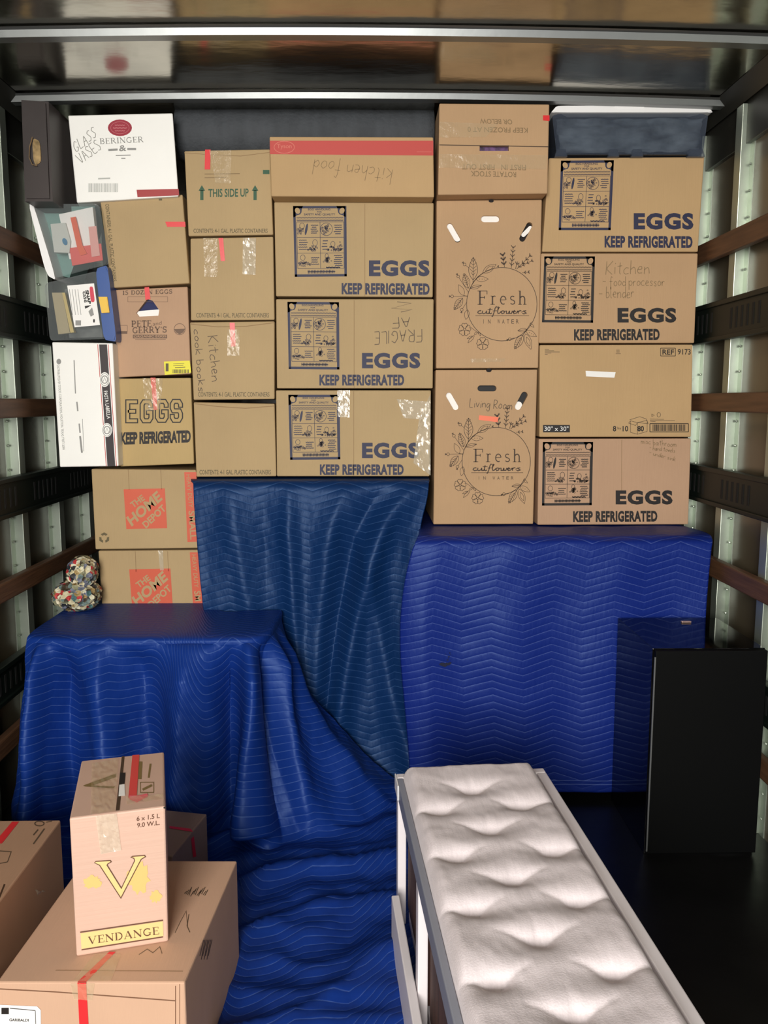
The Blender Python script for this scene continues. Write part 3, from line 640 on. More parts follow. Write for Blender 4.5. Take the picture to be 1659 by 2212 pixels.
def moving_box(q, label, dx, dy, m):
    t = carton('moving_box', label, 'cardboard box', q, YS, .4, m, 'orange-printed moving boxes')
    def D(x, y): return (x+dx, y+dy)
    L = [(267,1057),(356,1055),(361,1141),(273,1143)]
    bottom = q[2][1] - 1.0
    def clip(p): return (p[0], min(p[1], bottom))
    a = [clip(D(*p)) for p in L]
    ink(t).poly(a).build('printed_logo', ORANGE, t)
    k = ink(t, .0014)
    k.text('THE', D(288,1098), D(314,1079), D(280,1087), .03).text('HOME', D(285,1138), D(352,1079), D(272,1118), .04).text('DEPOT', D(316,1142), D(360,1101), D(306,1130), .03)
    # lettering that would run past the lower edge is hidden by that edge
    k.build('logo_lettering', KHAKI, t)
    s0 = [(398,1020),(424,1020),(430,1170),(405,1171)]
    ink(t).poly([clip(D(*p)) for p in s0]).build('printed_stripe', ORANGE, t)
    k = ink(t, .0014).text('HEAVY DUTY', D(402,1025), D(408,1096), D(411,1025), .0)
    if bottom > D(0, 1166)[1]: k.text('SMALL', D(407,1104), D(411,1166), D(421,1103), .02)
    else: k.text('SM', D(407,1104), D(409,1126), D(421,1103), .02)
    k.build('stripe_lettering', KHAKI, t)
    ink(t).stroke([(q[0][0]+80, q[0][1]+1), (q[0][0]+82, q[0][1]+45)], 1).stroke([(q[0][0]+150, q[0][1]+1), (q[0][0]+152, q[0][1]+44)], 1).build('flap_crease', SEAM, t)
    return t
t = moving_box([(197,1013),(423,1015),(429,1184),(206,1187)], 'brown moving box with orange square logo and recycling mark, upper of two', 0, 0, KHAKI)
k = ink(t)
for i in range(3):
    a = R(120*i-90); c = (225, 1162)
    pp = [(c[0]+11*math.cos(a-.75), c[1]+11*math.sin(a-.75)), (c[0]+12*math.cos(a), c[1]+12*math.sin(a)), (c[0]+11*math.cos(a+.75), c[1]+11*math.sin(a+.75)), (c[0]+6*math.cos(a+.7), c[1]+6*math.sin(a+.7)), (c[0]+6.5*math.cos(a), c[1]+6.5*math.sin(a)), (c[0]+6*math.cos(a-.7), c[1]+6*math.sin(a-.7))]
    k.poly(pp)
k.build('recycling_mark', INKOLIVE, t)
t = moving_box([(212,1190),(430,1188),(437,1308),(220,1310)], 'brown moving box with orange square logo cut off by the blue blanket, lower of two', 12, 173, KHAKI)
ink(t, .0014).grid([(342,1189),(352,1189),(354,1232),(346,1232)], 2, 6, .002).build('tape', SHINE, t)

# column 1
t = carton('wine_carton', 'white wine carton with a dark red oval crest and GLASS VASES handwriting', 'cardboard box', [(147,249),(373,244),(386,424),(166,438)], YS-.04, .28, WHITE_CARD, shift=-.06)
ink(t).ell(259,276,26,18).build('printed_crest', mat('ink_crimson', (160, 40, 58), .5), t)
k = ink(t, .0014)
k.ell(259,276,20,13,1)
for yy, ww in ((270, 11), (276, 15), (282, 11)): k.stroke([(259-ww+i*ww/4, yy+(i % 2)) for i in range(9)], 2)
k.build('crest_detail', mat('ink_rose2', (196, 110, 116), .6), t)
ink(t).serif('BERINGER', (216,311), (310,307), (215,299)).stroke([(234,324),(254,323)], 4.5).stroke([(275,322),(294,322)], 4.5).text('&', (257,327), (273,326), (257,314), .02).stroke([(250,336),(282,335)], 2).stroke([(262,342),(271,342)], 2).build('printed_lettering', INKGREY, t)
ink(t).barcode(191,396,257,415,30).stroke([(212,386),(238,385)], 3).build('printed_barcode', mat('ink_palegrey', (186,188,182), .6), t)
ink(t).hand('GLASS', (164,330), (212,294), (156,308), 1.2).hand('VASES', (176,356), (222,318), (162,336), 1.2).build('handwriting', PENGREY, t)
ink(t).poly([(295,410),(386,408),(387,422),(297,426)]).build('printed_stripe', mat('ink_darkred', (168, 54, 56), .5), t)
t = carton('pasta_carton', 'white carton standing on end with black band and PASTA LABELLA print', 'cardboard box', [(112,739),(243,741),(256,1007),(129,1009)], YS-.06, .4, WHITE_CARD)
ink(t).poly([(214,744),(231,744),(249,1007),(232,1007)]).build('printed_band', mat('ink_dark', (42, 32, 34), .5), t)
k = ink(t, .001); 
for a, b_ in ((211, 229.5), (233.5, 251.5)): k.stroke([(a, 744), (b_, 1007)], 1.4)
k.build('red_lines', RED, t)
k = ink(t, .0016).ell(226,820,11,16).ell(231,929,11,15).build('medallion', WHITE_CARD, t)
k = ink(t, .0022)
for c in ((226,820),(231,929)): k.ell(c[0], c[1], 9, 13, 1.2).ell(c[0], c[1], 6.5, 8, 2.2).stroke([(c[0]-3,c[1]+4),(c[0],c[1]-5),(c[0]+3,c[1]+4)], 1)
k.build('medallion_print', INKGREY, t)
ink(t, .0014).text('PASTA LABELLA', (224,845), (231,905), (232,844), .01).build('band_lettering', PAPER, t)
k = ink(t).text('DISTRIBUTED BY SYSCO CORPORATION, HOUSTON, TEXAS 77077-2099', (122,789), (134,972), (128,788), .01).ell(127,781,5,6)
k.stroke([(160,778),(163,850)], 2.2).stroke([(166,868),(168,888)], 3).stroke([(173,942),(177,978)], 4).stroke([(178,905),(181,975)], 1).stroke([(171,915),(173,935)], 3).build('printed_lettering', INKGREY, t)

# clear totes at the left
TOTE = mat('frosted_clear_plastic', (160, 168, 168), .2, alpha=.24, spec=.7)
def rquad(q, r=.16, n=4):
    """rounded quadrilateral in photo pixels"""
    out = []
    for i in range(4):
        p = Vector(q[i]); a = Vector(q[i-1]); b_ = Vector(q[(i+1) % 4])
        p0 = p + (a-p)*r; p1 = p + (b_-p)*r
        for j in range(n+1):
            s_ = j/n; out.append(tuple(p0*(1-s_)**2 + p*2*s_*(1-s_) + p1*s_**2))
    return out
def prism(name, q, Y, D, m, parent, bev=.004, taper=1, label=None):
    P = [atY(x, y, Y) for x, y in q]; c = sum(P, Vector())/len(P); bm = bmesh.new()
    a = [bm.verts.new(p) for p in P]; b_ = [bm.verts.new(c + (p-c)*taper + Vector((0, D, 0))) for p in P]
    bm.faces.new(a); bm.faces.new(b_[::-1]); n = len(P); es = []
    for i in range(n): bm.faces.new((a[i], b_[i], b_[(i+1) % n], a[(i+1) % n]))
    if bev: bmesh.ops.bevel(bm, geom=[e for e in bm.edges if (e.verts[0] in a and e.verts[1] in a)], offset=bev, segments=2, affect='EDGES')
    return from_bm(name, bm, m, parent, smooth=False, label=label)
YT = YS - .06
q = [(68,441),(214,440),(237,570),(112,602)]
t = thing('plastic_tote', 'clear plastic tote lying on its side with white lid and red papers inside', 'storage tote', (atY(100,602,YT).x+.1, YT+.15, atY(110,600,YT).z))
prism('tub', rquad(q, .08), YT, .34, TOTE, t, taper=.95)
lid = rquad([(61,439),(72,441),(122,606),(100,594)], .25)
prism('lid', lid, YT-.012, .37, WHITE, t, .003)
def inside(name, q, dY, m, D=.03): return prism(name, q, YT+dY, D, m, t, 0)
inside('paper_sheet', [(127,463),(200,447),(213,565),(150,560)], .02, PAPER)
inside('red_folder', [(150,536),(218,526),(222,562),(156,574)], .012, mat('red_folder', (228, 84, 74), .5), .006)
inside('orange_tag', [(152,470),(163,468),(178,530),(188,548),(174,552),(166,533)], .006, mat('orange_tag', (232, 92, 40), .5), .004)
inside('soap_pack', [(109,484),(141,481),(152,520),(150,546),(117,545)], .008, mat('pale_pack', (205, 208, 200), .4), .03)
Ink(Vector((0, YT+.006, 0)), (0, -1, 0)).ell(140,522,5,8,rot=-.4).build('blue_drop', mat('drop_blue', (50, 120, 160), .4), t)
inside('teal_cloth', [(82,446),(205,446),(150,600),(118,592)], .08, mat('teal_cloth', (120, 158, 150), .8), .15)
Ink(Vector((0, YT+.008, 0)), (0, -1, 0)).poly([(191,490),(208,488),(216,552),(198,555)]).build('pink_grid', mat('pink_print', (236, 170, 160), .6), t)
q = [(96,612),(208,585),(228,732),(108,736)]
t = thing('plastic_tote', 'clear plastic tote on its side with blue lid, yellow latch and white label', 'storage tote', (atY(110,736,YT).x+.1, YT+.15, atY(110,736,YT).z))
prism('tub', rquad(q, .06), YT, .34, TOTE, t, taper=.95)
prism('lid', rquad([(206,580),(232,572),(252,738),(224,734)], .18), YT-.012, .37, mat('blue_plastic', (44, 82, 150), .35), t, .004)
prism('latch', [(212,641),(231,641),(236,675),(219,676)], YT-.022, .03, mat('yellow_plastic', (240, 196, 70), .4), t, .002)
prism('wooden_ruler', [(134,632),(140,632),(160,718),(152,719)], YT+.02, .02, mat('yellow_wood', (216, 190, 110), .5), t, 0)
prism('tan_folder', [(112,632),(134,632),(151,719),(126,722)], YT+.04, .02, mat('tan_paper', (180, 165, 125), .6), t, 0)
prism('dark_contents', [(140,625),(205,612),(222,728),(150,730)], YT+.06, .2, mat('dark_grey_goods', (95, 98, 96), .7, var=(20, .5, (1, 1, 1))), t, 0)
k = Ink(Vector((0, YT, 0)), (0, -1, 0), .001)
lb = k.poly([(145,617),(203,612),(216,702),(161,707)]).build('paper_label', PAPER, t)
Ink(Vector((0, YT, 0)), (0, -1, 0), .0018).poly(rquad([(193,619),(201,619),(205,652),(196,653)], .3)).build('label_oval', mat('label_red', (214, 60, 80), .4), t)
Ink(Vector((0, YT, 0)), (0, -1, 0), .0018).text('SNAP', (184,627), (190,657), (191,626), .05).text('case', (178,630), (182,654), (184,629), .02).poly([(183,661),(197,659),(190,664),(184,667)]).ell(203,693,2,4).build('label_lettering', INKBLACK, t)
k = Ink(Vector((0, YT, 0)), (0, -1, 0), .0018).poly([(191,673),(199,664),(203,680),(196,684)]).rect(163,692,175,703)
for i in range(4): k.stroke([(150+i*6, 625), (157+i*6, 680)], 1.0)
k.build('label_picture', INKGREY, t)

# dark trunk top left
t = thing('trunk', 'dark brown case with a brass handle plate at the upper left wall', 'case', (atY(80, 436, 2.98).x, 3.1, atY(80, 436, 2.98).z))
DK = mat('dark_brown_vinyl', (52, 44, 42), .5, var=(4, .2, (1, 1, 1)))
prism('case_body', [(44,214),(103,218),(112,434),(52,434)], 2.98, .32, DK, t, .008)
prism('handle_plate', rquad([(69,297),(86,304),(89,350),(73,358)], .35), 2.974, .008, mat('aged_brass', (160, 136, 96), .4, metal=.7, var=(40, .5, (1, 1, 1))), t, .002)
k = Ink(Vector((0, 2.968, 0)), (0, -1, 0)); k.stroke([(70,296),(64,318),(63,340),(70,356),(80,358)], 1.6); k.build('bail_handle', mat('wire_brass', (130, 108, 78), .4, metal=.8), t, thick=.003)

# lidded bin top right
YB6 = 3.13
t = thing('plastic_bin', 'dark blue see-through bin with a white lid on top of the right column', 'storage bin', (atY(1355, 338, YB6).x, YB6+.2, atY(1355, 338, YB6).z))
BINM = mat('smoky_blue_plastic', (74, 84, 100), .18, alpha=.5, spec=.7)
prism('tub', rquad([(1193,246),(1531,246),(1519,334),(1203,334)], .06), YB6, .4, BINM, t, taper=.97)
prism('lid', rquad([(1203,228),(1533,230),(1541,243),(1190,243)], .12), YB6-.015, .44, WHITE, t, .004)
prism('lid', rquad([(1328,226),(1400,226),(1400,231),(1328,231)], .1), YB6-.018, .03, WHITE, t, .001, label='raised white latch tab')
for a, b_ in ((1203, 1222), (1318, 1334), (1368, 1386), (1490, 1519)): prism('foot', [(a,322),(b_,322),(b_+4,338),(a-4,338)], YB6-.003, .02, BINM, t, .001)
bm = bmesh.new()
pl = [(1200,258),(1518,256),(1508,328),(1212,330)]
n_ = 26
g = [[None]*(n_+1) for _ in range(13)]
for a in range(13):
    for c in range(n_+1):
        u, v = c/n_, a/12
        x = (pl[0][0]*(1-u)+pl[1][0]*u)*(1-v)+(pl[3][0]*(1-u)+pl[2][0]*u)*v; y = (pl[0][1]*(1-u)+pl[1][1]*u)*(1-v)+(pl[3][1]*(1-u)+pl[2][1]*u)*v
        P = atY(x, y, YB6+.03); P.y += .03*noise.noise(Vector((u*9, v*4, 2))) + .012*noise.noise(Vector((u*25, v*9, 5))); g[a][c] = bm.verts.new(P)
for a in range(12):
    for c in range(n_): bm.faces.new((g[a][c], g[a][c+1], g[a+1][c+1], g[a+1][c]))
o = from_bm('folded_clothes', bm, mat('mixed_dark_cloth', (105, 116, 125), .8, var=(9, .8, (1, 1, 2.5))), t, smooth=True)
md = o.modifiers.new('thickness', 'SOLIDIFY'); md.thickness = .004; md.offset = 0

# ------------------------------------------------------------------ quilted blankets
def quilt_mat(name, rgb, thread):
    m = bpy.data.materials.new(name); m.use_nodes = True; nt = m.node_tree; L = nt.links; N_ = nt.nodes
    b = N_['Principled BSDF']; b.inputs['Roughness'].default_value = .45; b.inputs['Specular IOR Level'].default_value = .32; b.inputs['Specular Tint'].default_value = (.45, .65, 1, 1)
    uv = N_.new('ShaderNodeUVMap'); uv.uv_map = 'UVMap'; sx = N_.new('ShaderNodeSeparateXYZ'); L.new(uv.outputs[0], sx.inputs[0])
    def mth(op, a, b_=None, c=None):
        n = N_.new('ShaderNodeMath'); n.operation = op
        for i, v in enumerate((a, b_, c)):
            if v is None: continue
            if isinstance(v, (int, float)): n.inputs[i].default_value = v
            else: L.new(v, n.inputs[i])
        return n.outputs[0]
    tri = mth('PINGPONG', sx.outputs[0], .107)
    v = mth('MULTIPLY_ADD', tri, -.30, sx.outputs[1]); s = mth('DIVIDE', v, .0265); fr = mth('FRACT', s)
    d = mth('ABSOLUTE', mth('SUBTRACT', fr, .5))           # .5 on the seam, 0 in the middle of a channel
    line = mth('GREATER_THAN', d, .455)
    nz = N_.new('ShaderNodeTexNoise'); nz.inputs['Scale'].default_value = 55; nz.inputs['Detail'].default_value = 3; L.new(uv.outputs[0], nz.inputs['Vector'])
    h2 = N_.new('ShaderNodeUVMap'); h2.uv_map = 'HEM'; hs = N_.new('ShaderNodeSeparateXYZ'); L.new(h2.outputs[0], hs.inputs[0])
    hv = hs.outputs[1]; hem = mth('MAXIMUM', mth('LESS_THAN', mth('ABSOLUTE', mth('SUBTRACT', hv, .030)), .0016), mth('LESS_THAN', mth('ABSOLUTE', mth('SUBTRACT', hv, .044)), .0013))
    line = mth('MULTIPLY', line, mth('GREATER_THAN', hv, .045))
    thin = mth('MULTIPLY', line, mth('MULTIPLY_ADD', nz.outputs['Fac'], 1.2, .05))
    mx = N_.new('ShaderNodeMix'); mx.data_type = 'RGBA'; mx.inputs[6].default_value = lin(rgb); mx.inputs[7].default_value = lin(thread); L.new(mth('MAXIMUM', thin, mth('MULTIPLY', hem, 1.0)), mx.inputs[0]); L.new(mx.outputs[2], b.inputs['Base Color'])
    puff = mth('SUBTRACT', 1.0, mth('POWER', mth('MULTIPLY', d, 2.0), 3.0))
    mp = N_.new('ShaderNodeMapping'); mp.inputs['Scale'].default_value = (1, .35, 1); L.new(uv.outputs[0], mp.inputs[0])
    n2 = N_.new('ShaderNodeTexNoise'); n2.inputs['Scale'].default_value = 70; n2.inputs['Detail'].default_value = 2; L.new(mp.outputs[0], n2.inputs['Vector'])
    hh_ = mth('MULTIPLY_ADD', n2.outputs['Fac'], 1.3, puff)
    bp = N_.new('ShaderNodeBump'); bp.inputs['Strength'].default_value = .32; bp.inputs['Distance'].default_value = .003; L.new(hh_, bp.inputs['Height']); L.new(bp.outputs[0], b.inputs['Normal'])
    return m
def cr(p0, p1, p2, p3, t): return .5*((2*p1) + (p2-p0)*t + (2*p0-5*p1+4*p2-p3)*t*t + (3*p1-p0-3*p2+p3)*t**3)
def sheet(name, rows, m, su, sv, disp=None, thick=.008, zmin=None, uvs=1.0, parent=None):
    def interp(seq, n):
        out = []; K = len(seq)-1
        for i in range(n+1):
            f = min(i/n*K, K-1e-6); j = int(f); t = f-j
            out.append(cr(seq[max(j-1, 0)], seq[j], seq[j+1], seq[min(j+2, K)], t))
        return out
    rr = [interp(r, su) for r in rows]
    cols = [interp([rr[a][c] for a in range(len(rr))], sv) for c in range(su+1)]
    V = [[cols[c][a] for c in range(su+1)] for a in range(sv+1)]
    # arc-length texture coordinates
    mid = sv//2
    ua = [0.0]
    for c in range(su): ua.append(ua[-1] + sum((V[a][c+1]-V[a][c]).length for a in (mid//2, mid, mid+mid//3))/3)
    va = [[0.0]*(su+1)]
    for a in range(sv): va.append([va[-1][c] - (V[a+1][c]-V[a][c]).length for c in range(su+1)])
    if disp:
        NN = [[None]*(su+1) for _ in range(sv+1)]
        for a in range(sv+1):
            for c in range(su+1):
                du = V[a][min(c+1, su)]-V[a][max(c-1, 0)]; dv = V[min(a+1, sv)][c]-V[max(a-1, 0)][c]
                n = dv.cross(du); n = n.normalized() if n.length > 1e-9 else Vector((0, -1, 0))
                if n.dot(Vector((0, -1, 1))) < 0: n = -n
                NN[a][c] = n
        for a in range(sv+1):
            for c in range(su+1): V[a][c] = V[a][c] + NN[a][c]*disp(c/su, a/sv, V[a][c])
    if zmin is not None:
        for a in range(sv+1):
            for c in range(su+1): V[a][c].z = max(V[a][c].z, zmin)
    me = bpy.data.meshes.new(name)
    me.from_pydata([tuple(p) for r in V for p in r], [], [(a*(su+1)+c, a*(su+1)+c+1, (a+1)*(su+1)+c+1, (a+1)*(su+1)+c) for a in range(sv) for c in range(su)])
    uvl = me.uv_layers.new(name='UVMap'); hml = me.uv_layers.new(name='HEM')
    for p in me.polygons:
        for li in p.loop_indices:
            a, c = divmod(me.loops[li].vertex_index, su+1); hml.data[li].uv = (0, va[a][c] - va[-1][c])
    uvl = me.uv_layers['UVMap']
    for p in me.polygons:
        for li in p.loop_indices:
            vi = me.loops[li].vertex_index; a, c = divmod(vi, su+1); uvl.data[li].uv = (ua[c], va[a][c])
    me.update(); o = link(name, me, m, parent, smooth=True)
    md = o.modifiers.new('thickness', 'SOLIDIFY'); md.thickness = thick; md.offset = -1 if thick > 0 else 1
    return o
def bump1(x, c, w_): return math.exp(-((x-c)/w_)**2)
def wr(p, s): return noise.noise(p*s)

# A: right blanket over a low piece of furniture
QA = quilt_mat('royal_blue_quilt', (20, 40, 122), (74, 92, 158))
Lx = [(3.7,.968,905),(3.35,.968,905),(3.02,.967,905)]
def rowA(Y, z, xl, xr):
    a, b_ = xl, xr; return [Vector((a + (b_-a)*i/7, Y, z)) for i in range(8)]
def xa(px, py, Y): return atY(px, py, Y).x
rows = [rowA(3.75,.966,.19,1.2), rowA(3.3,.966,.19,1.2), rowA(3.0,.965,xa(905,1140,3.0),xa(1520,1150,3.0))]
for z, Y, pl_, pr_ in ((.955,2.925,900,1537),(.92,2.905,890,1534),(.80,2.90,875,1527),(.66,2.895,867,1520),(.52,2.89,868,1517),(.36,2.885,876,1513),(.20,2.88,884,1508),(.03,2.875,890,1504)):
    py = 1106 + FPX*math.tan(math.atan((CAMH-z)/Y) - PITCH)
    rows.append(rowA(Y, z, xa(pl_, py, Y), min(1.24, xa(pr_, py, Y))))
def dA(u, v, p):
    f = max(0, min(1, (v-.33)/.3)); low = max(0, (v-.6)/.4)
    return f*(.010*math.sin(u*19+1) + .012*low*math.sin(u*11+2.0)) + .004*wr(p, 9) - .03*f*max(0, .08-u)/.08
o = sheet('moving_blanket', rows, QA, 120, 150, dA, .008, .004)
tag(o, 'royal blue quilted moving blanket draped over furniture under the flower and right columns', 'blanket')
# white seam lines at its lower hem
bpy.context.view_layer.update()
bm = bmesh.new()
for i, (px, py, rr_) in enumerate([(955,1434,6),(960,1436,7),(966,1434,6),(971,1432,4),(966,1425,2.2),(969,1418,2),(971,1410,1.8),(968,1421,1.6),(973,1414,1.2),(962,1412,1)]):
    ok, hit, nn, fi = o.ray_cast(CP, ray(px, py).normalized())
    if ok:
        ring = [bm.verts.new(hit + nn*.004 + Vector((math.cos(a_)*rr_*.0017*random.uniform(.7, 1.2), 0, math.sin(a_)*rr_*.0012*random.uniform(.6, 1.1)))) for a_ in [j*.7 for j in range(9)]]
        bm.faces.new(ring)
st_o = from_bm('stain', bm, mat('dark_stain', (16, 22, 50), .8)); st_o.parent = o; st_o['label'] = 'dark stain on the blanket'
# B: teal-blue blanket in the middle
QB = quilt_mat('teal_blue_quilt', (12, 44, 90), (48, 80, 128))
def rowB(Y, z, a, b_): return [Vector((a + (b_-a)*i/7, Y, z)) for i in range(8)]
rows = [rowB(3.65,1.152,-.66,.22), rowB(3.3,1.152,-.67,.22), rowB(3.15,1.151,-.68,.225)]
for z, Y, pl_, pr_ in ((1.14,3.095,418,926),(1.08,3.08,420,921),(.97,3.07,424,908),(.80,3.06,432,905),(.60,3.05,445,900),(.38,3.035,460,900),(.18,3.02,475,905),(.01,2.99,480,905)):
    py = 1106 + FPX*math.tan(math.atan((CAMH-z)/Y) - PITCH); rows.append(rowB(Y, z, xa(pl_, py, Y), xa(pr_, py, Y)))
def dB(u, v, p):
    f = max(0, min(1, (v-.30)/.22)); w_ = max(0, v-.3)
    def ridge(c, wd): return math.exp(-abs((u-c)/wd)**1.6)
    h = .034*ridge(.95-.62*w_, .055) - .026*ridge(.82-.50*w_, .06) + .020*ridge(.66-.30*w_, .05) + .018*ridge(.40+.06*w_, .035) - .014*ridge(.30, .06) + .012*ridge(.14+.2*w_, .05) + .03*ridge(.62+.5*w_, .06)*w_*1.6
    return f*h*1.35 + .012*wr(p, 4.5)*f + .005*wr(Vector((p.x*14, 0, p.z*5)), 1)*f + .0025*wr(p, 30)*f
o = sheet('moving_blanket', rows, QB, 150, 150, dB, .008, .004)
tag(o, 'teal-blue quilted moving blanket hanging in the middle below the plain gallon carton', 'blanket')
# C: left blanket over an armchair-high piece and spread over the floor
QC = quilt_mat('deep_blue_quilt', (18, 50, 128), (66, 92, 156))
C_ = [  # top x, top Y, bottom (x, Y), floor end (x, Y), first two rows
 (-1.15,2.72,-1.19,2.62,-1.19,2.25), (-1.08,2.70,-1.13,2.56,-1.12,2.12), (-.97,2.69,-.99,2.62,-.98,2.12), (-.85,2.69,-.86,2.58,-.85,2.12),
 (-.70,2.69,-.72,2.63,-.70,2.12), (-.56,2.69,-.58,2.58,-.56,2.10), (-.46,2.69,-.45,2.62,-.40,2.08), (-.385,2.70,-.34,2.54,-.315,1.45), (-.35,2.76,-.19,2.60,-.18,1.40), (-.34,2.86,-.01,2.72,-.03,1.40), (-.335,2.98,.12,2.93,.12,1.40)]
rows = [[], [], []]
HT = .668
for i, c in enumerate(C_):
    k8 = max(0, i-7)
    yb_ = 3.35 if i < 5 else 3.035; rows[0].append(Vector((c[0] + (.0 if i < 8 else -.01*(3-k8)), yb_, HT))); rows[1].append(Vector((c[0] - .004*(i > 7), (2.98 if i < 8 else 3.0 + .01*k8), HT))); rows[2].append(Vector((c[0], c[1]+.035, HT-.001)))
for s_ in (.04, .14, .30, .48, .66, .84, 1.0):
    r = []
    for i, c in enumerate(C_):
        f = s_**(1.8 if i >= 7 else 1.1); r.append(Vector((c[0]+(c[2]-c[0])*f, c[1]+(c[3]-c[1])*f, HT*(1-s_)+.02*s_)))
    rows.append(r)
for s_ in (.12, .45, .75, 1.0):
    rows.append([Vector((c[2]+(c[4]-c[2])*s_, c[3]+(c[5]-c[3])*s_, .02)) for c in C_])
def dC(u, v, p):
    f = max(0, min(1, (v-.22)/.12)); g_ = max(0, min(1, (v-.66)/.06))
    def ridge(c, wd): return math.exp(-abs((u-c)/wd)**1.5)
    w_ = max(0, v-.25)
    drape = (.055 + .05*w_)*ridge(.665+.04*w_, .026 + .03*w_) - .034*ridge(.735, .03) + .040*ridge(.085+.05*w_, .018) - .038*ridge(.155+.10*w_, .035) + .030*ridge(.26+.12*w_, .035) - .040*ridge(.345+.14*w_, .055) + .046*ridge(.47-.02*w_, .06) - .034*ridge(.585, .04) + .030*ridge(.83-.10*w_, .035) - .022*ridge(.775, .025) + .02*ridge(.93, .03)
    drape += .010*wr(Vector((p.x*13 + p.z*3, p.y*6, p.z*5)), 1)
    a = p.y*1.0 - p.x*.55
    fl = 0
    if g_ > 0:
        wv = a*10.5 + 1.6*wr(p, 2.2) + 2.2
        fl = .030*(1-abs(math.sin(wv)))**2 + .012*(1-abs(math.sin(a*25 + p.x*9 + 3*wr(p, 4)))) + .008*wr(p, 10)
    return drape*f*(1-g_)*1.75 + fl*g_ + .005*wr(p, 9)*f + .003*wr(p, 26)*f
o = sheet('moving_blanket', rows, QC, 260, 300, dC, .007, .006)
tag(o, 'deep blue quilted moving blanket draped over the left furniture and spread on the floor', 'blanket')

# multicoloured bundle on the left blanket
bm = bmesh.new()
for cx_, cz_, rx_, rz_, ry_ in ((atY(165,1280,3.05).x, HT+.062, .088, .062, .08), (atY(186,1222,3.1).x, HT+.15, .055, .062, .07)):
    r = bmesh.ops.create_icosphere(bm, subdivisions=5, radius=1)
    for v in r['verts']:
        n = v.co.normalized(); k_ = 1 + .16*noise.noise(n*2.5 + Vector((cx_, 0, 0))) + .10*noise.noise(n*9)
        v.co = Vector((cx_ + n.x*rx_*k_, 3.06 + n.y*ry_*k_, cz_ + n.z*rz_*min(k_, 1.02)))
pm = bpy.data.materials.new('patchwork_knit'); pm.use_nodes = True; nt = pm.node_tree
tc = nt.nodes.new('ShaderNodeTexCoord'); vo = nt.nodes.new('ShaderNodeTexVoronoi'); vo.inputs['Scale'].default_value = 62
rmp = nt.nodes.new('ShaderNodeValToRGB'); rmp.color_ramp.interpolation = 'CONSTANT'
cols_ = [(215,205,165),(40,45,50),(205,195,160),(110,130,125),(225,220,190),(60,60,60),(170,145,95),(150,150,120),(190,60,60),(70,105,105),(220,210,180),(70,60,45),(120,125,140)]
cr_ = rmp.color_ramp
while len(cr_.elements) < len(cols_): cr_.elements.new(.5)
for i, c in enumerate(cols_): cr_.elements[i].position = i/len(cols_); cr_.elements[i].color = lin(c)
sp = nt.nodes.new('ShaderNodeSeparateColor'); nt.links.new(tc.outputs['Object'], vo.inputs['Vector']); nt.links.new(vo.outputs['Color'], sp.inputs[0]); nt.links.new(sp.outputs[0], rmp.inputs[0])
nt.links.new(rmp.outputs[0], nt.nodes['Principled BSDF'].inputs['Base Color']); nt.nodes['Principled BSDF'].inputs['Roughness'].default_value = .6
bp = nt.nodes.new('ShaderNodeBump'); bp.inputs['Strength'].default_value = .8; bp.inputs['Distance'].default_value = .01; nt.links.new(vo.outputs['Distance'], bp.inputs['Height']); nt.links.new(bp.outputs[0], nt.nodes['Principled BSDF'].inputs['Normal'])
tag(from_bm('rag_rug_bundle', bm, pm, smooth=True), 'crumpled multicoloured bundle tucked between the left wall and the moving boxes', 'bundle')

# ------------------------------------------------------------------ glossy black cabinet
GB = mat('black_gloss', (9, 9, 11), .06, spec=.6); GB2 = mat('black_door', (7, 8, 8), .6, spec=.12)
zc_ = .685; p1 = atZ(1418, 1405, zc_); p2 = atZ(1316, 1321, zc_)
bx0, bx1, by0, by1 = (p1.x+p2.x)/2, 1.235, p1.y, 2.86
t = thing('cabinet', 'glossy black cabinet at the right wall reflecting the blue blanket', 'cabinet', ((bx0+bx1)/2, (by0+by1)/2, 0))
boxobj('cabinet_body', (bx0, by0+.02, 0), (bx1, by1, zc_), GB, t, bev=.002)
boxobj('door', (bx0+.004, by0, .012), (bx1, by0+.019, zc_-.003), GB2, t, bev=.002)
boxobj('edge_strip', (bx0, by0-.001, .02), (bx0+.004, by0+.004, zc_-.022), mat('pale_edge', (96, 98, 98), .5), t, bev=0, label='pale edge of the door')  # pale grey strip along the left edge of the door
bm = bmesh.new(); c = atZ(1482, 1343, zc_+.003); box(bm, (c.x-.017, c.y-.006, zc_+.0005), (c.x+.017, c.y+.006, zc_+.006), .002)
tag(from_bm('metal_bracket', bm, mat('pinkish_metal', (190, 160, 150), .4, metal=.4)), 'tiny pale bracket lying on top of the black cabinet', 'bracket')

# ------------------------------------------------------------------ white bench with tufted cushion
BW = mat('white_paint', (236, 230, 232), .4); WCK = mat('brown_wicker', (74, 46, 38), .7, var=(30, .4, (3, 3, .3)), bump=(60, .5, (4, 4, .3)))
CU = mat('grey_linen', (228, 218, 220), .85, var=(70, .05, (3, .3, 1)), bump=(260, .12, (1, 1, 1)), sheen=.2)
zt = .45
fl, fr_ = atZ(857, 1690, zt), atZ(1166, 1651, zt); nl, nr = atZ(967, 2212, zt), atZ(1530, 2212, zt)
ROT = (math.atan2(-(fl-nl).x, (fl-nl).y) + math.atan2(-(fr_-nr).x, (fr_-nr).y)) / 2
PIV = Vector((fl.x, (fl.y+fr_.y)/2, 0)); BWD = (fr_-fl).dot(Vector((math.cos(ROT), math.sin(ROT), 0))); BLN = 1.45
def loc2(p):   # world point to the bench's own frame
    d = p - PIV; return Vector((d.x*math.cos(ROT) + d.y*math.sin(ROT), -d.x*math.sin(ROT) + d.y*math.cos(ROT)))
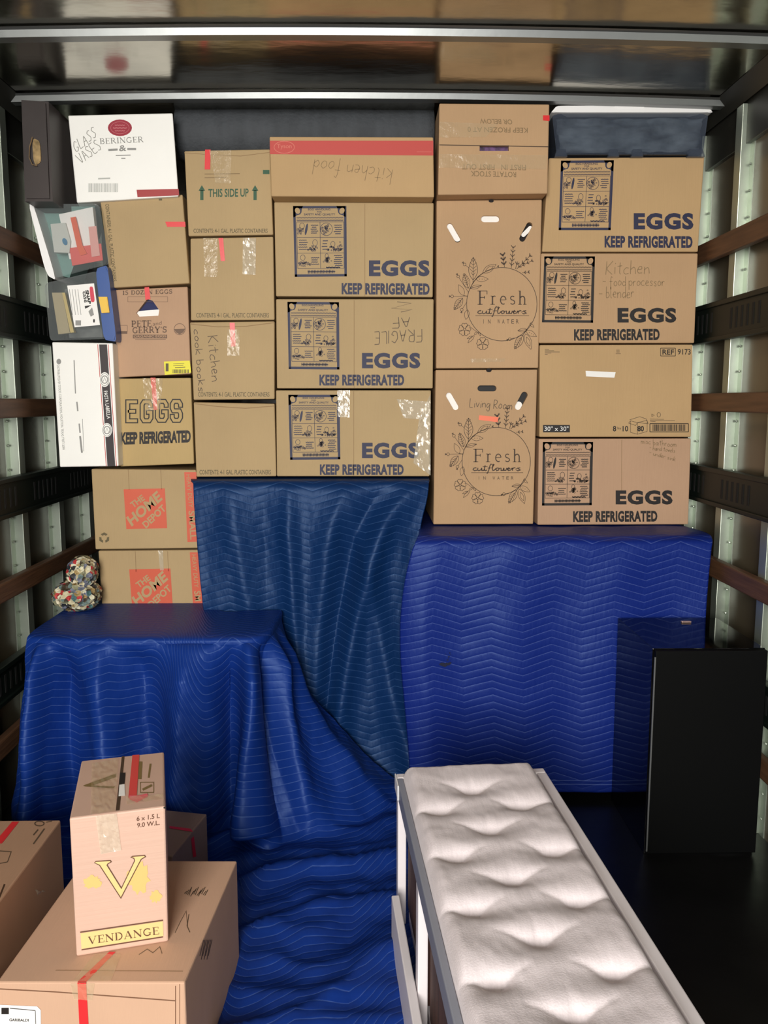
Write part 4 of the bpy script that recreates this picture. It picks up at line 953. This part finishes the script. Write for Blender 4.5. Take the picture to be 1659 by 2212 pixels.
print('BENCH', math.degrees(ROT), PIV, BWD)
t = thing('storage_bench', 'white bench with dark brown woven side panels standing on the floor at lower right', 'bench', (0, 0, 0))
bX0, bX1, bY1, bY0 = 0.0, BWD, 0.0, -BLN
rw = .026
boxobj('rim', (bX0, bY1-rw, zt-.05), (bX1, bY1, zt), BW, t)
boxobj('rim', (bX1-rw, bY0, zt-.05), (bX1, bY1-rw-.001, zt), BW, t)
boxobj('rim', (bX0, bY0, zt-.05), (bX0+.016, bY1-rw-.001, zt), mat('bluish_grey_rim', (140, 144, 156), .4), t)  # left rim is bluish grey, the other rims white
boxobj('rim', (bX0+.017, bY0, zt-.05), (bX1-rw-.001, bY0+rw, zt), BW, t)
boxobj('seat_board', (bX0+.017, bY0+rw+.001, zt-.05), (bX1-rw-.001, bY1-rw-.001, zt-.03), BW, t)
for y in (bY1-.04, bY1-.46, bY1-.90, bY1-1.38):
    boxobj('leg', (bX0+.001, y, .0), (bX0+.024, y+.036, zt-.051), BW, t); boxobj('leg', (bX1-.03, y, .0), (bX1-.004, y+.036, zt-.051), BW, t)
for y0, y1 in ((bY1-.423, bY1-.042), (bY1-.863, bY1-.462), (bY1-1.343, bY1-.902)):
    boxobj('side_panel', (bX0+.028, y0, .09), (bX0+.045, y1, zt-.055), WCK, t, label='dark brown woven panel')
boxobj('base_board', (bX0-.022, bY0, .03), (bX0-.001, bY1-.10, .16), BW, t); boxobj('bottom_shelf', (bX0+.03, bY0, .05), (bX1-.035, bY1-.05, .08), BW, t)
boxobj('corner_cap', (bX0-.004, bY1-.075, zt-.04), (bX0-.0005, bY1-.001, zt+.001), WHITE, t, bev=.001)
h_ = loc2(atZ(1094, 1656, zt)).x
boxobj('hinge', (h_-.012, bY1-.004, zt-.01), (h_+.012, bY1+.006, zt+.014), WHITE, t, bev=.002)
h_ = loc2(atZ(960, 1668, zt)).x
boxobj('red_tag', (h_-.008, bY1-.02, zt+.0005), (h_+.008, bY1-.004, zt+.004), ORANGE, t, bev=0)
t.location = PIV; t.rotation_euler = (0, 0, ROT)
# cushion
cx0, cx1, cy1, cy0 = bX0+.014, bX1-.034, bY1-.02, bY0+.03
tz = zt+.03
tp = [(950,1748),(988,1846),(1024,1961),(1073,2116),(1021,1703),(1057,1788),(1107,1896),(1165,2025),(1246,2188),(1123,1737),(1195,1834),(1248,1942),(1324,2095)]
TP = [loc2(atZ(a, b_, tz)) for a, b_ in tp]; print('TUFT', [(round(p.x, 3), round(p.y, 3)) for p in TP])
st_ = ((TP[0].y-TP[3].y)/3 + (TP[4].y-TP[8].y)/4 + (TP[9].y-TP[12].y)/3)/3
Lp = TP[:4] + [TP[3] - Vector((0, st_*i)) for i in (1, 2, 3)]; Mp = TP[4:9] + [TP[8] - Vector((0, st_*i)) for i in (1, 2)]; Rp = TP[9:] + [TP[12] - Vector((0, st_*i)) for i in (1, 2, 3)]
TT = [p for p in Lp + Mp + Rp if cy0 + .03 < p.y < cy1 - .01]
segs_ = []
for p in Lp: segs_.append((p, Vector((cx0, p.y+.012)), .55)); segs_.append((p, p + Vector((.06, .03)), .5))
for p in Rp: segs_.append((p, Vector((cx1, p.y+.012)), .55)); segs_.append((p, p + Vector((-.06, .03)), .5))
for p in Mp: segs_.append((p, p + Vector((.075, .028)), .5)); segs_.append((p, p + Vector((-.075, .028)), .5)); segs_.append((p, p + Vector((0, .06)), .25))
def segd(p, a, b_):
    d = b_-a; s_ = max(0, min(1, (p-a).dot(d)/d.length_squared)); return (p-a-d*s_).length
NX, NY = 90, 300; bm = bmesh.new(); gv = []
for j in range(NY+1):
    row = []
    for i in range(NX+1):
        u, v = i/NX, j/NY
        x = cx0 + (cx1-cx0)*u; y = cy0 + (cy1-cy0)*v; p = Vector((x, y))
        e = min(x-cx0, cx1-x, y-cy0, cy1-y); ed = (1-(1-min(1, e/.035))**2.5)**.5 if e < .035 else 1
        h = 1.0
        for q_ in TT:
            dx, dy = (x-q_.x), (y-q_.y)
            if abs(dy) > .16: continue
            dd = math.hypot(dx*.75, dy); h -= .42*math.exp(-(dd/.013)**1.1) + .50*math.exp(-(math.hypot(dx*.55, dy*(1.5 if dy > 0 else .85))/.042)**1.5)
        for a, b_, am in segs_:
            if abs((a.y+b_.y)/2-y) > .12: continue
            dv = b_-a; tt_ = max(0, min(1, (p-a).dot(dv)/dv.length_squared)); d = (p-a-dv*tt_).length
            if d < .05: h -= am*(1-.75*tt_)*.55*math.exp(-(d/.009)**1.2)
        h = max(h, -.1)
        z = zt - .028 + ed*(.032 + .035*h) + .0025*noise.noise(Vector((x*16, y*16, 0))) + .0010*noise.noise(Vector((x*60, y*30, 0)))
        row.append(bm.verts.new((x, y, z)))
    gv.append(row)
for j in range(NY):
    for i in range(NX): bm.faces.new((gv[j][i], gv[j][i+1], gv[j+1][i+1], gv[j+1][i]))
bt = [[bm.verts.new((c.co.x, c.co.y, zt-.0295)) for c in (gv[0] + [r[-1] for r in gv[1:]] + gv[-1][-2::-1] + [r[0] for r in gv[-2:0:-1]])]][0]
edge = gv[0] + [r[-1] for r in gv[1:]] + gv[-1][-2::-1] + [r[0] for r in gv[-2:0:-1]]
for i in range(len(edge)): bm.faces.new((edge[i], edge[(i+1) % len(edge)], bt[(i+1) % len(bt)], bt[i]))
cu = from_bm('bench_cushion', bm, CU, smooth=True); cu.location = PIV; cu.rotation_euler = (0, 0, ROT)
tag(cu, 'light grey tufted cushion lying on the white bench', 'cushion')

# ------------------------------------------------------------------ foreground boxes at the left
def solid(name, label, base, top, m, bev=.004, part='carton', group=None):
    """base, top: four corners each (front-left, front-right, back-right, back-left)"""
    c = sum(base, Vector())/4; t = thing(name, label, 'cardboard box', c, group)
    P = [base[0], base[1], top[1], top[0], base[3], base[2], top[2], top[3]]
    bm = bmesh.new(); hexa(bm, P, bev); from_bm(part, bm, m, t); return t
def face(a, b_, c, off=.0008): return Ink(a, (b_-a).cross(c-a), off)
FORE = card('rosy', (206, 168, 140))  # pinkish cast of the foreground light is put into this board tone
# big carton
zb = .30
top = [atZ(-8, 2122, zb), atZ(399, 2122, zb), atZ(512, 1859, zb), atZ(182, 1859, zb)]
base = [Vector((p.x, p.y, .001)) for p in top]
t = solid('large_carton', 'large brown carton with red tape over its edge, carrying the wine carton', base, top, FORE)
bigt = t
TPf = lambda off=.0008: Ink(top[0], Vector((0, 0, 1)), off)
FRf = lambda off=.0008: face(base[0], base[1], top[0], off)
TPf(.0012).poly([(236,2056),(250,2056),(186,2121),(167,2121)]).build('red_tape', REDTAPE, t)
fr3 = FRf(.0012); fr3.poly([(167,2122.5),(186,2122.5),(192,2230),(172,2230)]).build('red_tape', REDTAPE, t)
TPf(.001).grid([(205,2060),(262,2062),(240,2119),(158,2119)], 6, 6, .001).build('tape', CLEAR, t)
FRf(.001).grid([(152,2124),(205,2124),(200,2160),(160,2158)], 6, 5, .002).build('tape', CLEAR, t)
FRf(.0014).poly([(-60,2168),(80,2174),(88,2182),(89,2260),(-60,2260)]).build('shipping_label', PAPER, t)
k = FRf(.002).rect(3,2177,19,2191).stroke([(21,2178),(76,2183)], 1.5).stroke([(76,2183),(77,2212)], 1.2).text('GARIBALDI', (20,2206), (62,2207), (20,2200), .02)
k.build('label_print', INKBLACK, t)
FRf(.001).stroke([(-10,2136),(120,2143),(378,2162)], 2.2).stroke([(379,2130),(379,2250)], 1.6).stroke([(388,2126),(388,2250)], 1.2).build('flap_edges', mat('flap_edge_brown', (120, 84, 60), .8), t)
TPf().stroke([(120,2096),(395,2098)], 1.0).build('flap_crease', SEAM, t)
kx = TPf()
for i in range(14): kx.stroke([(404+3.4*i+ (i%3), 1925-(i%4)*3), (398+3.4*i, 1930+ (i%5)*1.5)], 1.6)
kx.stroke([(378,2015),(390,1990),(402,1968),(405,2000)], 1.2).stroke([(300,2062),(318,2050),(330,2058),(345,2045),(350,2060)], 1.2).stroke([(408,1975),(404,2000),(410,2014)], 1.5)
kx.build('printed_marks', PEN, t)
SDf = lambda off=.0008: face(base[1], base[2], top[1], off)
k = SDf()
for i in range(7): k.stroke([(432+3*i, 2065+ (i%2)*8), (440+3*i, 2030)], 1.2)
k.build('pen_marks', PEN, t)
# wine carton on it
zv0, zv1 = zb+.001, .612
fL, fR = atZ(165, 2067, zv0), atZ(364, 2034, zv0); bR = atZ(360, 1622, zv1); bL = atZ(176, 1643, zv1)
tL = atZ(150, 1768, zv1); tR = tL + (fR-fL)*1.01; bL = atZ(176, 1643, zv1); bR = tR + (bL-tL)*1.0
base = [fL, fR, Vector((bR.x, bR.y, zv0)), Vector((bL.x, bL.y, zv0))]; top = [tL, tR, bR, bL]
t = solid('wine_carton', 'tall pale wine carton with a yellow V and VENDANGE band, on the large carton', base, top, mat('pale_rose_board', (214, 178, 158), .6, var=(3, .04, (1, 1, 1)), bump=(5, .1, (1, 1, 30))))  # rose board colour also holds the pinkish cast of the light
Fv = lambda off=.0008: face(base[0], base[1], top[0], off); Tv = lambda off=.0008: Ink(top[0], (top[1]-top[0]).cross(top[3]-top[0]), off)
YP = mat('pale_yellow_ink', (232, 204, 138), .6); OUT = mat('umber_ink', (104, 70, 52), .6)
r = random.Random(5); k = Fv()
def splash(cx_, cy_2, rx_, ry_):
    pts = []
    for i in range(26):
        a = 2*math.pi*i/26; f = r.uniform(.72, 1.15); pts.append((cx_+rx_*f*math.cos(a), cy_2+ry_*f*math.sin(a)))
    k.poly(pts)
splash(199,1905,21,14)
splash(300,1893,24,36)
splash(336,1937,14,13)
k.build('printed_splashes', mat('yellow_splash', (228, 192, 118), .6), t)
Vp = [(204,1864),(207,1861),(238,1859),(240,1862),(233,1866),(231,1869),(262,1919),(291,1859),(289,1854),(283,1852),(286,1850),(312,1848),(314,1851),(305,1856),(261,1940),(215,1869)]
Fv(.0014).poly(Vp).build('printed_initial', YP, t); k = Fv(.0018); k.stroke(Vp, 2.0, True); k.stroke([(173,2014),(352,1988)], 2.4).stroke([(176,2052),(352,2024)], 2.4)
k.serif('VENDANGE', (191,2040), (344,2018), (190,2024)).build('printed_outline', OUT, t)
Fv(.0012).poly([(174,2016),(352,1990),(353,2022),(176,2050)]).build('printed_band', YP, t)
Fv().text('6 x 1.5 L', (295,1774), (345,1767), (295,1764), .015).text('9.0 W.L.', (296,1788), (345,1782), (296,1778), .015).build('printed_lettering', OUT, t)
Fv(.0012).grid([(207,1762),(252,1756),(262,1835),(218,1845)], 8, 14, .003).build('tape', SHINE, t)
Tv().poly([(263,1634),(269,1633),(258,1750),(250,1751)]).build('flap_gap', INKBROWN, t)
Tv(.0012).poly([(259,1669),(271,1669),(269,1693),(258,1694)]).build('dark_slot', BLACK, t)
Tv(.0012).poly([(258,1695),(269,1694),(270,1719),(256,1720)]).build('torn_label', PAPER, t)
Tv(.0014).poly([(286,1631),(301,1630),(295,1722),(277,1724)]).build('red_tape', REDTAPE, t)
Tv(.0018).poly([(279,1718),(300,1718),(318,1714),(320,1720),(305,1728),(296,1733),(280,1727)]).build('folded_red_tape', mat('pink_tape', (240, 90, 110), .3), t)
Tv(.0016).grid([(198,1650),(256,1640),(250,1752),(196,1760)], 9, 12, .0025).grid([(272,1722),(352,1716),(354,1726),(274,1738)], 8, 2, .002).build('tape', CLEAR, t)
Tv().poly([(179,1697),(250,1671),(250,1679),(200,1697),(248,1699),(246,1703),(185,1699)]).stroke([(304,1645),(302,1683)], 7).stroke([(325,1650),(321,1680)], 4).rect(303,1690,332,1712,1.5).stroke([(308,1706),(328,1696)], 5).build('printed_marks', mat('olive_print', (130, 108, 62), .6), t)
ink_ = Fv().ell(356,1745,3.2,1.8).build('corner_hole', BLACK, t)
# left carton
zl = .36
tp4 = [Vector((-1.225, 1.25, zl)), None, None, None]
c1 = atZ(130, 1771, zl); X1 = (c1.x + atZ(69, 1857, zl).x)/2
top = [Vector((-1.225, 1.30, zl)), Vector((X1-.004, 1.30, zl)), Vector((X1, c1.y, zl)), Vector((-1.225, c1.y, zl))]
base = [Vector((p.x, p.y, .001)) for p in top]
t = solid('side_carton', 'brown carton cut by the left picture edge, red tape on top and printed side', base, top, card('dull', (176, 140, 112)))
Tl = lambda off=.0008: Ink(top[0], Vector((0, 0, 1)), off); Sl = lambda off=.0008: Ink(top[1], Vector((1, 0, 0)), off)
Tl(.0012).poly([(26,1775),(41,1775),(4,1822),(-14,1822)]).build('red_tape', REDTAPE, t)
Tl().ell(85,1779,10,5,2.2).stroke([(100,1776),(112,1774)], 2).stroke([(72,1823),(96,1790)], 3).stroke([(72,1804),(82,1792)], 3).stroke([(-4,1838),(24,1840),(16,1862),(-4,1866)], 1.6).build('printed_marks', PEN, t)
k = Sl()
for a, b_, w2 in (((8,1958),(44,1908),5),((45,1957),(78,1912),5),((-2,1940),(10,1910),4),((86,1880),(118,1828),7),((100,1896),(112,1870),5),((92,1856),(112,1818),6)): k.stroke([a, b_], w2)
k.build('printed_lettering', PEN, t)
Sl(.0014).grid([(74,1922),(84,1916),(96,1926),(80,1936)], 3, 3, .003).build('tape', SHINE, t)
# small carton behind
zs = .20
a_, b_2 = atZ(447, 1758, zs), atZ(372, 1850, zs)
d = (a_-b_2).normalized(); n = Vector((-d.y, d.x, 0))
top = [b_2 + n*.26, b_2, a_, a_ + n*.26]; base = [Vector((p.x, p.y, .03)) for p in top]
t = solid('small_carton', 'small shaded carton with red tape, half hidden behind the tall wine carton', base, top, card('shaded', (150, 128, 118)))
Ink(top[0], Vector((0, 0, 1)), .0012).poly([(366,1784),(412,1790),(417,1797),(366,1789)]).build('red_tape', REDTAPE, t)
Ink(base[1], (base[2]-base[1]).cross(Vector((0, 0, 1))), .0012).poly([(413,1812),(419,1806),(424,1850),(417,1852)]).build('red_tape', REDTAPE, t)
for o in bpy.data.objects:
    if '_Y' in o.keys(): del o['_Y']
